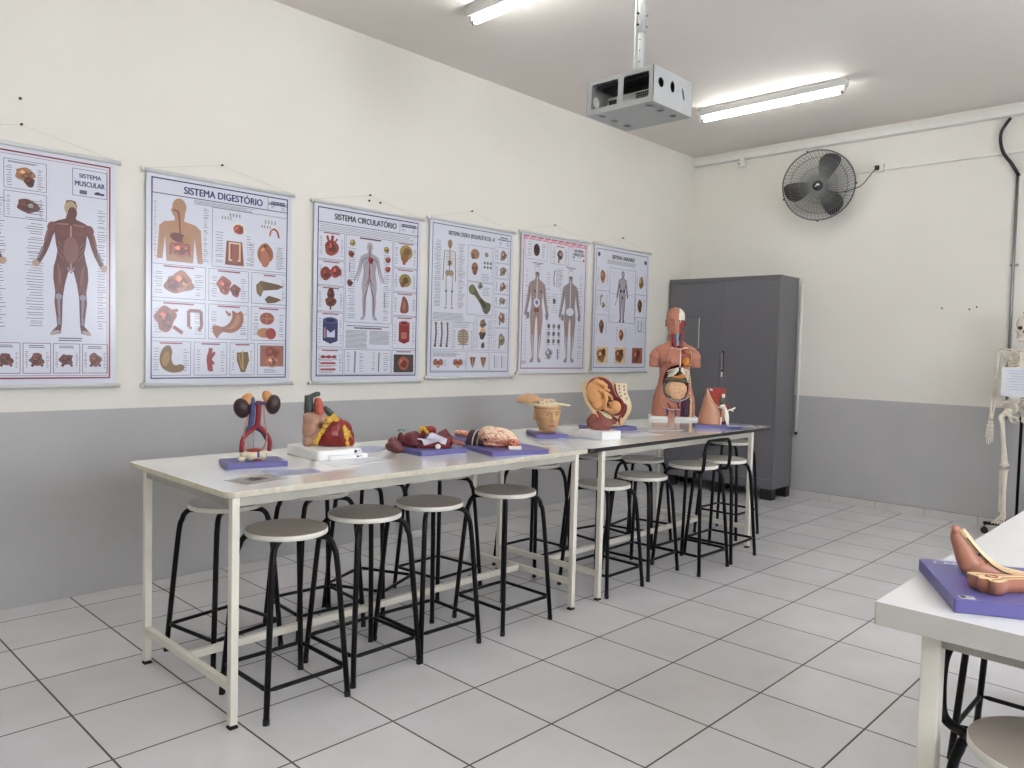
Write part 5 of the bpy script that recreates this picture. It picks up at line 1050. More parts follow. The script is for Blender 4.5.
# --- small reddish brain on a white box
t = thing('small_brain_model', (1.570, 1.432, TZ), 'small reddish brown brain model on a white box', 'anatomical model', -6)
plate(t, 0.165, 0.19, 0.050, 'white_plastic', loc=(0.008, 0), name='base')
sub = -44.0; Q = frame_rot(sub, 0.012, 0.020); P0 = conv(270, 622, .60, 0.050); P = lambda a, b, d=0: Q(P0(a, b, d))
m = MB(); m.ell(P(285, 565, 0), (.072, .05, .040), 'brain_brown', (0, 0, math.radians(sub))); m.ell(P(215, 550, .01), (.034, .04, .042), 'brain_brown'); m.ell(P(350, 575, -.005), (.036, .036, .034), 'brain_brown'); m.ell(P(290, 600, 0), (.066, .045, .020), 'brain_brown', (0, 0, math.radians(sub)))
blob('cerebrum', m, 0.0024, t, ['brain_brown'], smooth=2, disp=gyri(95, .0035))
m = MB(); m.tube(smooth_path([P(305, 525, -.02), P(280, 480, -.01), P(255, 435, 0)], 5), [.011]*5+[.009]*5+[.007], 'brain_pink', 10); m.ell(P(225, 490, .02), (.026, .02, .014), 'colon', (0, .2, 0)); blob('brain_stem', m, 0.0026, t, ['muscle', 'brain_pink'], lambda c, n: 1 if n.x > .2 else 0)

# --- torso
t = thing('torso_model', (3.175, 1.930, TZ), 'large human torso model with open chest and belly, standing on a white base', 'anatomical model', -52)
b = MB(); b.rbox((0, 0.01, 0.012), (0.37, 0.24, 0.024), 0.02, 'white_plastic', br=0.003); b.build('base', t)
K = 1.30
def tz(b): return 0.024+(703-b)*K/1000
def tx(a): return (a-195)*1.22/1000
TT = sorted([(z_, w_*(.90 if z_ > .05 else .94), f_, b_, o_) for z_, w_, f_, b_, o_ in [(tz(703), .180, .085, .095, .0), (tz(650), .186, .090, .105, 0), (tz(600), .180, .088, .108, 0), (tz(550), .160, .084, .090, 0), (tz(500), .138, .080, .078, 0), (tz(450), .128, .082, .074, 0), (tz(410), .130, .090, .080, 0), (tz(370), .146, .100, .086, 0), (tz(330), .170, .088, .084, 0), (tz(300), .185, .070, .078, 0), (tz(280), .150, .056, .066, .005), (tz(262), .095, .050, .056, .01), (tz(245), .062, .046, .050, .012), (tz(225), .058, .044, .048, .012), (tz(190), .058, .046, .05, .010)]])
mb = MB(); nj, nt = 130, 110; vs = []
zA, zB = tz(703), tz(190)
def cavity(x, z):
    a = 195+x*1000/1.22; b = 703-(z-0.024)*1000/K
    # left breast keeps its skin; right chest, belly oval and right thigh are open
    chest = 225 < a < 300-max(0, (330-b))*0.25 and 298 < b < 400 and not (a > 285 and b > 380)
    belly = ((a-201)/82)**2+((b-505)/112)**2 < 1 and b > 392
    thigh = 236 < a < 292 and b > 588
    groin = 122 < a < 240 and b > 648
    neck = 170 < a < 236 and 195 < b < 292
    return 1 if belly else 2 if chest else 3 if thigh else 4 if groin else 5 if neck else 0
for j in range(nj+1):
    z = zA+(zB-zA)*j/nj; w, fr, bk, off = interp(TT, z)
    for k in range(nt):
        a = 2*PI*k/nt; c_, s_ = math.cos(a), math.sin(a); e = .78
        x = w*abs(c_)**e*(1 if c_ > 0 else -1); y = (bk if s_ > 0 else fr)*abs(s_)**e*(1 if s_ > 0 else -1)+off
        if s_ < 0:
            ga = lambda x0, b0, sx, sz: math.exp(-((x-x0)/sx)**2-((z-tz(b0))/sz)**2)
            y -= .040*ga(tx(152), 372, .045, .045)*(-s_)**.5
            kx = cavity(x, z); dpt = {0: 0, 1: .050, 2: .040, 3: .010, 4: .008, 5: .010}[kx]; y += dpt*min(1, -s_*1.6)
        vs.append((x, y, z))
fs = [(j*nt+k, j*nt+(k+1) % nt, (j+1)*nt+(k+1) % nt, (j+1)*nt+k) for j in range(nj) for k in range(nt)]
mb.add(vs, fs, 'skin', True); mb.add(vs[:nt], [tuple(reversed(range(nt)))], 'skin'); mb.add(vs[-nt:], [tuple(range(nt))], 'skin')
tb = mb.build('torso_body', t)
for k in ('muscle_dark', 'muscle', 'purple_muscle', 'section_cream'): tb.data.materials.append(M[k])
for p in tb.data.polygons:
    c = p.center
    if p.normal.y < 0.5 and c.y < 0.02:
        kx = cavity(c.x, c.z); p.material_index = {0: 0, 1: 1, 2: 2, 3: 3, 4: 0, 5: 2}[kx]
        if kx == 0 and cavity(c.x-.018, c.z) == 3: p.material_index = 4
for sx in (-1, 1):   # arm stumps
    m = MB(); m.tube(smooth_path([(sx*.110, .0, tz(312)), (sx*.140, -.004, tz(330)), (sx*.155, -.006, tz(360)), (sx*.161, -.008, tz(408))], 5), [.045]*5+[.050]*5+[.042]*5+[.037], 'skin', 24); m.ell((sx*.108, 0, tz(316)), (.062, .052, .045), 'skin', (0, sx*.3, 0)); blob('arm_stump', m, 0.005, t)
m = MB(); m.ell((tx(155), -.1335, tz(376)), (.009, .006, .009), 'nipple') if 'nipple' in M else (mat('nipple', (140, 84, 66), .5, var=0), m.ell((tx(155), -.134, tz(376)), (.010, .007, .010), 'nipple')); m.build('nipple', t)
th_ = head_mesh('head', t, -.03, .2255, 'skin', 0.92, ['skin', 'bone_white', 'muscle'], lambda c: (1 if (c.x > .030 and c.y < .02 and c.z > .105) else (2 if (c.x > .034 and c.y < .03 and c.z < .105 and c.z > .0) else 0)), 60, 80)
th_.location = (tx(190), -.0, tz(203)); th_.rotation_euler.z = math.radians(-8)
m = MB(); m.ell((.034, -.080, .103*.92), (.012, .011, .011), 'bone_white'); m.ell((.034, -.090, .103*.92), (.007, .003, .007), 'iris'); m.build('exposed_eye', th_)
m = MB(); m.ell((-.029, -.0700, .095), (.009, .004, .003), 'lip', nu=12, nv=8); m.build('eye', th_)
m = MB(); m.ell((0, -.086, .0355), (.016, .004, .0045), 'lip', nu=12, nv=8); m.build('lips', th_)
NK = lambda a, b, d: (tx(a), d, tz(b))
m = MB(); m.tube(smooth_path([NK(200, 200, -.050), NK(203, 240, -.048), NK(205, 275, -.060)], 4), .011, 'trachea', 12); m.build('trachea', t)
for q, mt, r_, nm in (([(172, 205), (178, 250), (192, 288)], 'muscle', .010, 'neck_muscle'), ([(238, 195), (230, 240), (216, 288)], 'muscle', .010, 'neck_muscle'), ([(184, 200), (188, 245), (198, 285)], 'vein', .006, 'neck_vein'), ([(222, 200), (220, 250), (212, 285)], 'vein', .006, 'neck_vein'), ([(192, 235), (196, 270), (186, 292)], 'artery', .006, 'neck_artery'), ([(214, 230), (222, 270), (226, 290)], 'artery', .006, 'neck_artery')):
    m = MB(); m.tube(smooth_path([NK(a, b, -.048-.014*max(0, (b-230))/60) for a, b in q], 4), r_, mt, 10); m.build(nm, t)
def surf(x, z):
    w, fr, bk, off = interp(TT, z); q = min(.999, abs(x)/w); return -fr*(1-q**(2/.78))**(.39)+off
def strip(pts, r_, mt, lift=.002, flat=None):
    m = MB(); m.tube(smooth_path([(tx(a), surf(tx(a), tz(b))-lift-(.040*math.exp(-((tx(a)-tx(152))/.045)**2-((tz(b)-tz(372))/.045)**2)), tz(b)) for a, b in pts], 5), r_, mt, 8, flat=flat); return m
strip([(222, 298), (223, 340), (222, 380), (220, 405)], .0045, 'bone_white').build('sternum_edge', t)
strip([(165, 288), (195, 292), (222, 298), (250, 290), (272, 288)], .0035, 'bone_white').build('collar_edge', t)
strip([(150, 300), (132, 340), (128, 380), (140, 410), (175, 412), (205, 405)], .0018, 'maroon').build('chest_seam', t)
strip([(285, 300), (296, 340), (294, 370), (284, 400), (290, 440), (300, 500), (296, 560), (300, 630), (304, 700)], .0035, 'section_cream').build('skin_cut_edge', t)
m = MB(); m.ell((tx(262), -.078, tz(372)), (.034, .022, .034), 'organ_orange'); m.build('heart_section', t)
m = MB(); m.ell((tx(285), -.088, tz(378)), (.007, .007, .007), 'muscle'); m.build('coronary_spot', t)
for s_ in (-1, 1):
    for k in range(5):
        a0, b0 = 222+s_*8, 408+k*4; a1, b1 = 222+s_*(78-k*2), 432+k*16
        if s_ == 1: a1 = 222+(62-k*1)
        pts = [(a0, b0), (a0+(a1-a0)*.35, b0+(b1-b0)*.30), (a0+(a1-a0)*.75, b0+(b1-b0)*.62), (a1, b1)]
        m = MB(); m.tube(smooth_path([(tx(a), surf(tx(a)*.93, tz(b))+.004, tz(b)) for a, b in pts], 4), .0055, 'bone_white', 8, flat=(1, .7)); m.build('rib', t)
m = MB(); m.ell((tx(222), -.060, tz(440)), (.040, .018, .030), 'dark_hole'); m.build('diaphragm', t)
m = MB(); m.ell((tx(212), -.072, tz(466)), (.055, .022, .012), 'organ_orange'); m.ell((tx(235), -.070, tz(456)), (.03, .02, .014), 'organ_orange'); blob('stomach', m, .004, t)
m = MB(); m.tube(smooth_path([(tx(132), -.066, tz(486)), (tx(170), -.088, tz(480)), (tx(220), -.092, tz(482)), (tx(268), -.070, tz(488))], 5), .0155, 'liver', 14); m.ell((tx(180), -.072, tz(476)), (.05, .022, .02), 'liver'); blob('transverse_colon', m, .004, t)
m = MB(); m.ell((tx(202), -.060, tz(540)), (.088, .040, .068), 'intestine'); m.ell((tx(208), -.060, tz(570)), (.068, .036, .045), 'intestine'); blob('intestines', m, .0028, t, ['intestine', 'ureter'], lambda c, n: 1 if abs(noise.noise(Vector((c.x*46+noise.noise(c*23), c.y*46, c.z*46)))) < .045 else 0, smooth=2, disp=gyri(46, .005))
m = MB(); m.tube(smooth_path([(tx(134), -.058, tz(498)), (tx(126), -.062, tz(530)), (tx(136), -.070, tz(570)), (tx(165), -.082, tz(592))], 5), .013, 'colon', 12); m.ell((tx(160), -.078, tz(590)), (.018, .014, .014), 'colon'); blob('ascending_colon', m, .004, t)
strip([(150, 590), (185, 606), (222, 608), (262, 596), (284, 580)], .0035, 'cartilage', .004).build('pelvic_rim', t)
strip([(122, 645), (150, 655), (185, 660), (235, 656)], .0035, 'bone_white', .003).build('groin_edge', t)
for q, mt in (([(146, 655), (155, 680), (172, 712)], 'vein_bright'), ([(205, 658), (206, 690), (198, 730)], 'vein_bright'), ([(150, 620), (165, 640), (172, 655)], 'artery'), ([(215, 615), (222, 640), (232, 655)], 'artery')):
    m = MB(); m.tube(smooth_path([(tx(a), surf(tx(a), tz(b))-.008, max(.006, tz(b))) for a, b in q], 4), .006, mt, 8); m.build('groin_vessel', t)
m = MB(); m.ell((tx(166), -.105, tz(700)), (.014, .014, .036), 'brain_pink'); m.ell((tx(188), -.105, tz(705)), (.015, .014, .032), 'brain_pink'); m.ell((tx(176), -.104, tz(716)), (.024, .016, .014), 'muscle'); blob('genital_section', m, .003, t, ['ureter'])
for i, (a, mt) in enumerate(((248, 'purple_muscle'), (262, 'muscle_dark'), (276, 'vein'), (287, 'muscle_dark'))): strip([(a+4, 600), (a, 640), (a-2, 700)], .008, mt, -.006).build('thigh_muscle', t)

# --- hip section
t = thing('hip_model', (2.835, 1.355, TZ), 'skin-coloured hip section with red muscle and white bone pieces on a blue plate', 'anatomical model', -50)
plate(t, 0.32, 0.17)
sub = -10.0; Q = frame_rot(sub, -0.02, 0.0); P0 = conv(400, 632, .507, 0.022); P = lambda a, b, d=0: Q(P0(a, b, d))
m = MB(); vs = []; HT = sorted([(0.0, 178, 492), (.12, 184, 490), (.3, 200, 478), (.5, 222, 440), (.68, 245, 372), (.85, 268, 325), (.97, 284, 305), (1.0, 290, 302)]); nn = 36
for j in range(21):
    u = j/20; l_, r_ = interp(HT, u); cx_, hw = (l_+r_)/2, (r_-l_)/2
    for k in range(nn):
        a = 2*PI*k/nn; dd = .062*(1-.45*u); vs.append(P(cx_+hw*math.cos(a)*(1 if abs(math.cos(a)) < .9 else 1), 632-u*502, dd*math.sin(a)))
m.add(vs, [(j*nn+k, j*nn+(k+1) % nn, (j+1)*nn+(k+1) % nn, (j+1)*nn+k) for j in range(20) for k in range(nn)], 'skin_pelvis', True); m.add(vs[:nn], [tuple(range(nn))], 'skin_pelvis'); m.add(vs[-nn:], [tuple(range(nn))], 'skin_pelvis'); m.build('hip_skin', t)
slab('muscle_section', [(305, 128), (535, 125), (542, 175), (500, 230), (480, 300), (450, 375), (425, 365), (370, 300), (330, 210)], -.028, .03, 'muscle', t, sm=2)
m = MB(); m.tube(smooth_path([P(a, b, -.032) for a, b in ((292, 130), (315, 190), (350, 260), (400, 340), (450, 380), (485, 395))], 5), .0035, 'section_cream', 8); m.build('fat_edge', t)
m = MB(); m.ell(P(345, 145, -.03), (.014, .008, .008), 'bone_white', (0, .4, 0)); m.ell(P(510, 222, -.02), (.014, .014, .018), 'bone_white'); m.ell(P(510, 368, -.02), (.020, .018, .016), 'bone_white'); blob('pelvic_bone', m, .003, t)
m = MB(); m.ell(P(492, 300, -.015), (.024, .024, .030), 'liver'); m.build('joint_cartilage', t)
m = MB(); m.ell(P(575, 375, 0), (.018, .014, .014), 'muscle'); m.tube([P(560, 385, 0), P(530, 480, 0)], .010, 'muscle', 10); blob('muscle_bundle', m, .003, t)
m = MB()
for q, r_ in (([(545, 390), (550, 460), (560, 540), (585, 615)], .010), ([(555, 440), (600, 420), (640, 405), (672, 385)], .006), ([(620, 415), (650, 430)], .005), ([(575, 450), (590, 520), (588, 600)], .006), ([(490, 520), (492, 580), (490, 615)], .008), ([(500, 400), (520, 400), (545, 395)], .008)): m.tube(smooth_path([P(a, b, -.01) for a, b in q], 4), r_, 'bone_white', 10); m.ell(P(*q[-1], -.01), r_, 'bone_white', nu=10, nv=8)
blob('nerve_branches', m, .0028, t)
m = MB(); m.tube([P(515, 400, .0), P(520, 615, .0)], .015, 'ureter', 12); m.ell(P(525, 600, 0), (.022, .02, .014), 'purple_muscle'); m.build('muscle_column', t)

# --- foot and ankle sections on the foreground table
t = thing('foot_model', (-0.146, -1.002, T3Z), 'sectioned human foot and ankle pieces lying on a blue plate at right', 'anatomical model', -60)
plate(t, 0.62, 0.345, 0.030, loc=(0.20, 0.070), rz=-2.5)
sticker(t, (-0.088, -0.070, 0.0305), (0, 0, 0), .030, .020); sticker(t, (-0.05, 0.225, 0.0305), (0, 0, 0), .05, .012)
k = .298*1.03
sub = -18.0; Q = frame_rot(sub, -0.012, 0.142); P0 = conv(380, 405, k, 0.030); P = lambda a, b, d=0: Q(P0(a, b, d))
m = MB()
def ftube(pts, mt='skin_foot'): 
    pth = smooth_path([P(a, b, d) for a, b, d, r_ in pts], 5); rs = []
    for i in range(len(pts)-1): rs += [pts[i][3]+(pts[i+1][3]-pts[i][3])*q/5 for q in range(5)]
    m.tube(pth, rs+[pts[-1][3]], mt, 18)
ftube([(252, 80, 0, .010), (262, 130, 0, .016), (295, 200, 0, .020), (330, 270, 0, .025), (365, 330, 0, .029), (390, 370, 0, .026)]); m.ell(P(250, 70, 0), (.009, .016, .010), 'skin_foot'); m.ell(P(258, 88, .02), (.008, .012, .012), 'skin_foot')
m.ell(P(378, 372, 0), (.016, .026, .014), 'skin_foot'); ftube([(360, 350, 0, .024), (430, 355, 0, .027), (500, 375, 0, .022), (560, 395, 0, .0175), (700, 405, 0, .0175), (900, 415, 0, .020), (1300, 420, 0, .026)])
m.ell(P(440, 395, 0), (.03, .026, .010), 'skin_foot')
for i in range(5): m.ell(P(246+i*3, 62+i*7, -.018+i*.010), (.0065, .0060, .0105), 'skin_foot', nu=10, nv=8)
blob('foot', m, .0028, t, ['skin_foot', 'section_cream'], lambda c, n: 0)
m = MB(); m.tube(smooth_path([P(a, b, -.006) for a, b in ((285, 70), (340, 140), (400, 215), (460, 275), (520, 318), (600, 345), (800, 360), (1200, 355))], 5), .006, 'section_cream', 10, flat=(1, 1.6)); m.build('cut_surface', t)
m = MB(); m.tube(smooth_path([P(a, b, -.014) for a, b in ((330, 120), (400, 205), (460, 265), (530, 322), (640, 358), (900, 366))], 5), .0014, 'ink', 6); m.build('tendon_line', t)
m = MB(); m.ell(P(418, 238, -.014), (.004, .003, .003), 'vein'); m.ell(P(468, 292, -.014), (.004, .003, .003), 'muscle'); m.build('marked_points', t)
# lower piece lying with its cut face up (outline in plan)
pl = [(-.018, .055), (.006, .060), (.030, .052), (.055, .038), (.085, .030), (.16, .028), (.40, .034), (.40, -.030), (.16, -.022), (.085, -.020), (.058, -.026), (.030, -.046), (.004, -.052), (-.008, -.036), (-.002, -.016), (-.020, -.006), (-.012, .018)]
pl = smooth_closed(pl, 3); m = MB(); N = len(pl); a0 = math.radians(20); ox, oy = -0.036, -0.012
R = lambda x, y: (x*.72*math.cos(a0)-y*.72*math.sin(a0)+ox, x*.72*math.sin(a0)+y*.72*math.cos(a0)+oy)
bm = bmesh.new(); vs = [bm.verts.new((x, y, 0)) for x, y in pl]; f = bm.faces.new(vs); bmesh.ops.triangulate(bm, faces=[f]); bm.verts.index_update(); fs = [tuple(v.index for v in f.verts) for f in bm.faces]; bm.free()
top_ = [(*R(x, y), .062) for x, y in pl]; mid = [(*R(x*1.0, y*1.06), .048) for x, y in pl]; bot = [(*R(x*.97+.002, y*.8), .031) for x, y in pl]
m.add(mid+bot, [(i, i+N, (i+1) % N+N, (i+1) % N) for i in range(N)], 'skin_foot', True); m.add(top_+mid, [(i, i+N, (i+1) % N+N, (i+1) % N) for i in range(N)], 'skin_foot', True); m.add(bot, [tuple(reversed(f)) for f in fs], 'skin_foot'); lw = m.build('ankle_section', t)
m = MB(); m.add([(p_[0], p_[1], .0622) for p_ in top_]+[(p_[0], p_[1], .0600) for p_ in top_], fs+[(i, i+N, (i+1) % N+N, (i+1) % N) for i in range(N)], 'section_cream'); m.build('cut_face', lw)
m = MB(); cxx, cyy = R(.030, .010); m.tube([(cxx+.012*math.cos(a), cyy+.009*math.sin(a), .0625) for a in [2*PI*i/20 for i in range(21)]], .0016, 'artery', 6, False); m.tube(smooth_path([(*R(-.005, .03), .0625), (*R(.03, .036), .0625), (*R(.07, .018), .0625), (*R(.38, .02), .0625)], 4), .0012, 'brain_pink', 5); m.tube(smooth_path([(*R(.0, -.03), .0625), (*R(.04, -.02), .0625), (*R(.08, -.008), .0625), (*R(.38, -.015), .0625)], 4), .0012, 'artery', 5); m.build('vessel_marks', lw)

# ------------------------------------------------------------------ papers on the tables
def card(cs, z, label, mt='paper', art=None, th=.0012):
    cx_ = sum(c[0] for c in cs)/len(cs); cy_ = sum(c[1] for c in cs)/len(cs)
    m = MB(); v = [(c[0]-cx_, c[1]-cy_, th) for c in cs]; a = sum(v[i][0]*v[(i+1) % 4][1]-v[(i+1) % 4][0]*v[i][1] for i in range(4))
    if a < 0: v = v[::-1]
    w = [(c[0], c[1], 0) for c in v]; m.add(v+w, [(0, 1, 2, 3), (7, 6, 5, 4)]+[(i, i+4, (i+1) % 4+4, (i+1) % 4) for i in range(4)], mt)
    if art:
        e0 = Vector(v[1])-Vector(v[0]); e1 = Vector(v[3])-Vector(v[0]); o_ = Vector(v[0])
        for (u0, v0, u1, v1, mm) in art:
            q = [o_+e0*a_+e1*b_ for a_, b_ in ((u0, v0), (u1, v0), (u1, v1), (u0, v1))]; m.add([(p_.x, p_.y, th+.0002) for p_ in q], [(0, 1, 2, 3)], mm)
    o = m.build('paper_card'); o.location = (cx_, cy_, z); return tag(o, label, 'paper')
def rc(cx_, cy_, w, h, deg):
    a = math.radians(deg); return [(cx_+x*math.cos(a)-y*math.sin(a), cy_+x*math.sin(a)+y*math.cos(a)) for x, y in ((-w/2, -h/2), (w/2, -h/2), (w/2, h/2), (-w/2, h/2))]
lines_ = [(.1, .1+.09*i, .9-.3*(i % 3 == 2), .12+.09*i, 'apron_grey') for i in range(9)]
mat('print_blue', (176, 182, 214), .3, var=0); mat('photo_grey', (150, 150, 142), .3, var=.2, scale=60)
card(rc(-.682, 1.335, .19, .135, 12), TZ+.0005, 'small card with a dark grey picture, at the near left end of the table', 'photo_grey', [(.3, .3, .7, .7, 'colon'), (.45, .35, .55, .8, 'dark_hole')])
card(rc(-.485, 1.395, .21, .15, -10), TZ+.0005, 'white and bluish leaflet lying in front of the urinary model', 'paper', [(.05, .05, .95, .95, 'print_blue')]+lines_)
card(rc(-.12, 1.49, .30, .15, 2), TZ+.0005, 'white printed sheet lying in front of the heart base', 'paper', lines_)
card(rc(.16, 1.80, .21, .15, 20), TZ+.0005, 'bluish grey card behind the loose maroon lobe', 'print_blue')
card(rc(1.46, 1.53, .21, .15, -40), TZ+.0005, 'blue-grey laminated card beside the head model plate', 'print_blue', lines_)
card(rc(1.13, 1.42, .15, .21, -38), TZ+.0005, 'pale laminated card between head plate and the lumpy organ plate', 'paper', lines_)
card(rc(1.96, 1.42, .28, .16, -15), TZ+.0005, 'white laminated sheet right of the white brain box', 'paper', lines_)
card(rc(2.36, 1.52, .28, .17, -20), TZ+.0005, 'white laminated sheet with grey edge in front of the torso', 'paper', lines_)
card(rc(2.86, 1.19, .19, .10, -45), TZ+.023, 'pale bluish card lying on the blue plate of the hip section', 'print_blue')

# ------------------------------------------------------------------ skeleton on a rolling stand
B = 'skeleton_bone'
t = thing('skeleton_model', (4.86, -0.105, 0.115), 'white human skeleton hanging on a black rolling stand at right edge', 'skeleton', -90)
def bone(name, pts, rs, parent=t, n=10):
    m = MB(); P3 = [Vector(p_) for p_ in pts]; pth = smooth_path(P3, 4); rr_ = []
    for i in range(len(P3)-1): rr_ += [rs[i]+(rs[i+1]-rs[i])*q/4 for q in range(4)]
    m.tube(pth, rr_+[rs[-1]], B, n); return m.build(name, parent)
# skull (faces local -y)
m = MB(); m.ell((0, .012, 1.545), (.072, .088, .074), B); m.ell((0, -.030, 1.500), (.054, .052, .050), B); m.ell((0, -.045, 1.468), (.036, .034, .024), B)
for s_ in (-1, 1): m.tube(smooth_path([(s_*.035, -.070, 1.490), (s_*.058, -.045, 1.490), (s_*.066, -.008, 1.492)], 3), .007, B, 8)
sk = blob('skull', m, .0035, t)
for s_ in (-1, 1): m = MB(); m.ell((s_*.028, -.076, 1.512), (.017, .012, .015), 'bone_shade' if 'bone_shade' in M else (mat('bone_shade', (70, 60, 50), .8, var=0), 'bone_shade')[1]); m.build('eye_socket', sk)  # dark filling paints the shade inside the hollow socket
m = MB(); m.prism([(-.011, 1.475), (.011, 1.475), (0, 1.505)], -.086, -.07, 'bone_shade'); m.build('nose_opening', sk)  # same dark colour stands in for shade in the nose hollow
m = MB()
for i in range(12): a = PI*(i+.5)/12; m.box((-.028*math.cos(a), -.045-.036*math.sin(a), 1.450), (.006, .006, .010), 'bone_white', (0, 0, -a+PI/2))
m.build('upper_teeth', sk)
m = MB(); m.tube(smooth_path([(-.054, .005, 1.485), (-.050, -.010, 1.440), (-.030, -.055, 1.422), (0, -.074, 1.418), (.030, -.055, 1.422), (.050, -.010, 1.440), (.054, .005, 1.485)], 5), .010, B, 10, flat=(1, 1.3)); jw = m.build('jaw', t)
# spine
m = MB()
for i in range(24):
    z = 1.445-i*.0235; y = .03+.018*math.sin(i/23*2*PI+.5); r_ = .013+.009*i/23; m.cyl((0, y, z), (0, y, z-.017), r_, B, 14); m.tube([(0, y+.008, z-.008), (0, y+.040, z-.018)], [.006, .003], B, 6); m.tube([(-.026, y+.014, z-.008), (.026, y+.014, z-.008)], .0035, B, 6)
m.build('spine', t)
for s_ in (-1, 1):
    for i in range(12):
        z = 1.345-i*.0235; w = [.055, .085, .105, .118, .126, .130, .131, .130, .126, .120, .105, .085][i]; dp = [.05, .075, .09, .1, .105, .11, .11, .108, .1, .09, .06, .03][i]; dr = .03+.007*i
        pts = [(s_*.012, .045, z), (s_*w*.6, .062, z-.002), (s_*w, .015, z-dr*.4), (s_*w*.9, -dp*.55, z-dr*.8)]
        if i < 10: pts += [(s_*w*.5, -dp*.95, z-dr), (s_*.016, -dp*1.0, z-dr+.01+(.012*i if i > 5 else .004*i))]
        m = MB(); m.tube(smooth_path(pts, 5), .0042, B, 8, flat=(1, 1.0)); m.build('rib', t)
m = MB(); m.prism(smooth_closed([(-.022, 1.325), (.022, 1.325), (.014, 1.285), (.016, 1.20), (.006, 1.165), (-.006, 1.165), (-.016, 1.20), (-.014, 1.285)], 3), -.105, -.093, B); st_ = m.build('sternum', t)
for s_ in (-1, 1):
    bone('clavicle', [(s_*.018, -.085, 1.335), (s_*.07, -.090, 1.345), (s_*.12, -.05, 1.350), (s_*.165, -.02, 1.352)], [.007, .0055, .006, .008])
    m = MB(); m.add([(s_*.05, .075, 1.325), (s_*.160, .03, 1.335), (s_*.135, .05, 1.26), (s_*.075, .085, 1.19), (s_*.05, .082, 1.25)]+[(s_*.05, .080, 1.325), (s_*.160, .037, 1.335), (s_*.135, .056, 1.26), (s_*.075, .090, 1.19), (s_*.05, .087, 1.25)], [(0, 1, 2, 3, 4), (9, 8, 7, 6, 5), (0, 5, 6, 1), (1, 6, 7, 2), (2, 7, 8, 3), (3, 8, 9, 4), (4, 9, 5, 0)], B); m.tube([(s_*.06, .088, 1.305), (s_*.165, .03, 1.350)], .006, B, 8); m.build('scapula', t)
    bone('humerus', [(s_*.168, .012, 1.335), (s_*.180, .010, 1.305), (s_*.186, .008, 1.18), (s_*.192, .006, 1.055), (s_*.194, .006, 1.030)], [.019, .012, .0095, .012, .019])
    bone('ulna', [(s_*.190, .012, 1.035), (s_*.188, .008, .92), (s_*.196, .000, .80)], [.012, .0065, .007]); bone('radius', [(s_*.202, .000, 1.015), (s_*.208, -.006, .92), (s_*.208, -.008, .795)], [.009, .0065, .011])
    m = MB()
    for i in range(4):
        for j in range(2): m.ell((s_*(.192+i*.0085), -.008, .782-j*.013), (.006, .007, .007), B, nu=8, nv=6)
    hnd = blob('carpal_bones', m, .0024, t)
    for i in range(5):
        x0 = s_*(.186+i*.0095); ang = (i-2)*.02*s_; L = [.060, .066, .070, .066, .045][i]; thumb = i == (0 if False else 4)
        if i == 0 and False: pass
        segs = [.42, .26, .18, .14]; p0 = Vector((x0, -.010, .762)); dirv = Vector((math.sin(ang)+(-.16*s_ if thumb and False else 0), -.10, -1)).normalized(); tot = .165*L/.070; q = 0; p_ = p0
        for k_, sg in enumerate(segs):
            p1 = p_+dirv*tot*sg*.94; m = MB(); r0 = .0052-.0006*k_; m.tube([p_, p_+(p1-p_)*.15, (p_+p1)/2, p1-(p1-p_)*.15, p1], [r0, r0, r0*.62, r0*.9, r0*.9], B, 8); m.build('finger_bone', hnd); p_ = p1+dirv*tot*sg*.06; dirv = (dirv+Vector((0, -.10, 0))).normalized()
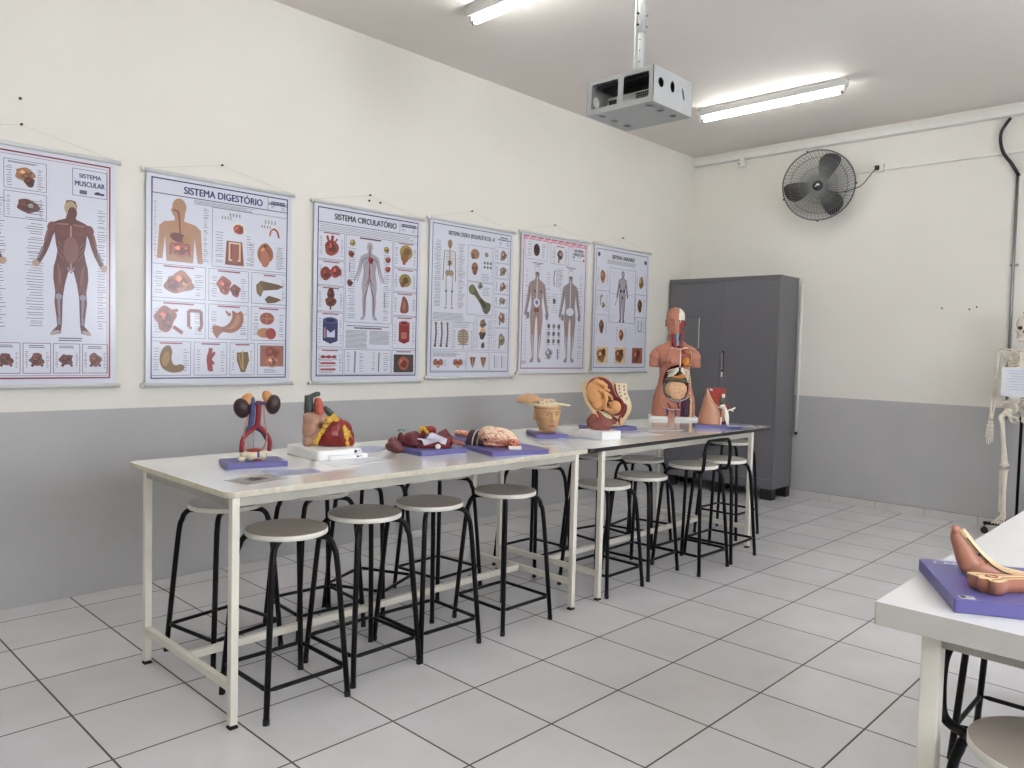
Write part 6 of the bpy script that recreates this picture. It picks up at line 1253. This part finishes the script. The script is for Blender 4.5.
    # pelvis half
m = MB()
for s_ in (-1, 1):
    m.ell((s_*.078, .010, .905), (.062, .014, .062), B, (.25, s_*.35, s_*.55)); m.ell((s_*.098, -.004, .860), (.03, .022, .03), B, (0, 0, s_*.5)); m.tube(smooth_path([(s_*.075, .0, .945), (s_*.125, -.022, .935), (s_*.130, -.045, .905)], 4), .010, B, 10); m.tube(smooth_path([(s_*.085, -.020, .848), (s_*.05, -.052, .832), (s_*.010, -.062, .822)], 4), .011, B, 10); m.tube(smooth_path([(s_*.085, .008, .845), (s_*.066, .006, .795), (s_*.035, -.035, .785), (s_*.012, -.058, .812)], 4), .010, B, 10)
m.ell((0, .045, .905), (.042, .018, .048), B, (-.3, 0, 0)); m.ell((0, .052, .850), (.02, .012, .03), B, (.3, 0, 0)); blob('pelvis', m, .004, t)
for s_ in (-1, 1):
    bone('femur', [(s_*.095, -.004, .860), (s_*.118, -.002, .845), (s_*.135, 0, .815), (s_*.125, 0, .76), (s_*.108, -.004, .60), (s_*.098, 0, .475), (s_*.095, 0, .445)], [.026, .018, .024, .0165, .0155, .024, .034], n=14)
    m = MB(); m.ell((s_*.094, -.030, .452), (.016, .008, .018), B); m.build('patella', t)
    bone('tibia', [(s_*.092, 0, .422), (s_*.092, 0, .395), (s_*.090, -.004, .25), (s_*.088, .004, .095), (s_*.088, .006, .075)], [.034, .023, .0145, .016, .021], n=12); bone('fibula', [(s_*.120, .012, .405), (s_*.118, .012, .24), (s_*.112, .010, .075)], [.011, .007, .012])
    m = MB(); m.ell((s_*.09, .010, .060), (.020, .024, .018), B); m.ell((s_*.092, .038, .038), (.018, .030, .020), B); m.ell((s_*.09, -.025, .045), (.026, .024, .014), B); tr_ = blob('ankle_bones', m, .0032, t)
    for i in range(5):
        x0 = s_*(.070+i*.011); m = MB(); a = Vector((x0, -.040, .040)); b_ = Vector((x0+s_*(i-1.5)*.006, -.105+i*.004, .012)); m.tube([a, (a+b_)/2, b_], [.0075 if i == 0 else .0055, .0045, .0065], B, 8); m.build('metatarsal', tr_)
        m = MB(); c_ = b_+Vector((s_*(i-1.5)*.002, -.030, -.004)); m.tube([b_+Vector((0, -.004, 0)), (b_+c_)/2, c_], [.006, .004, .005], B, 8); m.ell(c_+Vector((0, -.009, -.001)), (.005, .009, .004), B, nu=8, nv=6); m.build('toe_bone', tr_)
# placard held against the ribs
pc_ = MB(); pc_.box((-.012, -.135, 1.10), (.235, .0015, .22), 'paper')
for i in range(8): pc_.box((-.02, -.1360, 1.185-i*.020), (.16-.03*(i % 3), .0003, .0045), 'print_blue')
o = pc_.build('placard'); o.parent = None
o.location = (4.86, -0.115, .115); o.rotation_euler = (math.radians(0), 0, math.radians(-90)); tag(o, 'white laminated sheet with bluish print hanging in front of the skeleton ribs', 'sheet')
# stand
sd = thing('skeleton_stand', (4.97, -0.085, 0), 'black tubular stand on a star base with castors holding the skeleton', 'stand', -90)
m = MB(); m.cyl((0.0, 0.0, .09), (0.0, 0.0, 1.72), .011, 'black_steel', 16); m.tube(smooth_path([(0, 0, 1.70), (0, -.02, 1.745), (0, -.08, 1.755), (0, -.115, 1.745)], 4), .007, 'black_steel', 10); m.build('pole', sd)
m = MB(); m.cyl((-.03, 0, .925), (.03, 0, .925), .007, 'black_plastic', 10); m.ell((-.036, 0, .925), .011, 'black_plastic'); m.build('clamp_knob', sd)
m = MB(); m.cyl((0, 0, .07), (0, 0, .12), .03, 'black_steel', 20); m.build('hub', sd)
for i in range(5):
    a = math.radians(200+72*i); m = MB(); ex, ey = .22*math.cos(a), .22*math.sin(a); m.box((ex/2, ey/2, .085), (.22, .035, .022), 'black_steel', (0, 0, a)); lg = m.build('base_leg', sd, .003)
    m = MB(); m.cyl((ex*.95-.012*math.sin(a), ey*.95+.012*math.cos(a), .026), (ex*.95+.012*math.sin(a), ey*.95-.012*math.cos(a), .026), .026, 'rubber', 18); m.cyl((ex*.95, ey*.95, .05), (ex*.95, ey*.95, .075), .008, 'chrome', 10); m.build('castor', lg)
# portals for the sky light entering by the added, unseen windows
for i, (a, b) in enumerate([(-1.9, -0.2), (1.2, 2.9)]):
    ld = bpy.data.lights.new('added_window_portal', 'AREA'); ld.shape = 'RECTANGLE'; ld.size = b-a; ld.size_y = 1.2; ld.cycles.is_portal = True
    lo = bpy.data.objects.new('added_window_portal', ld); COL.objects.link(lo); lo.location = ((a+b)/2, YR-0.13, 1.9); lo.rotation_euler = (-PI/2, 0, 0)
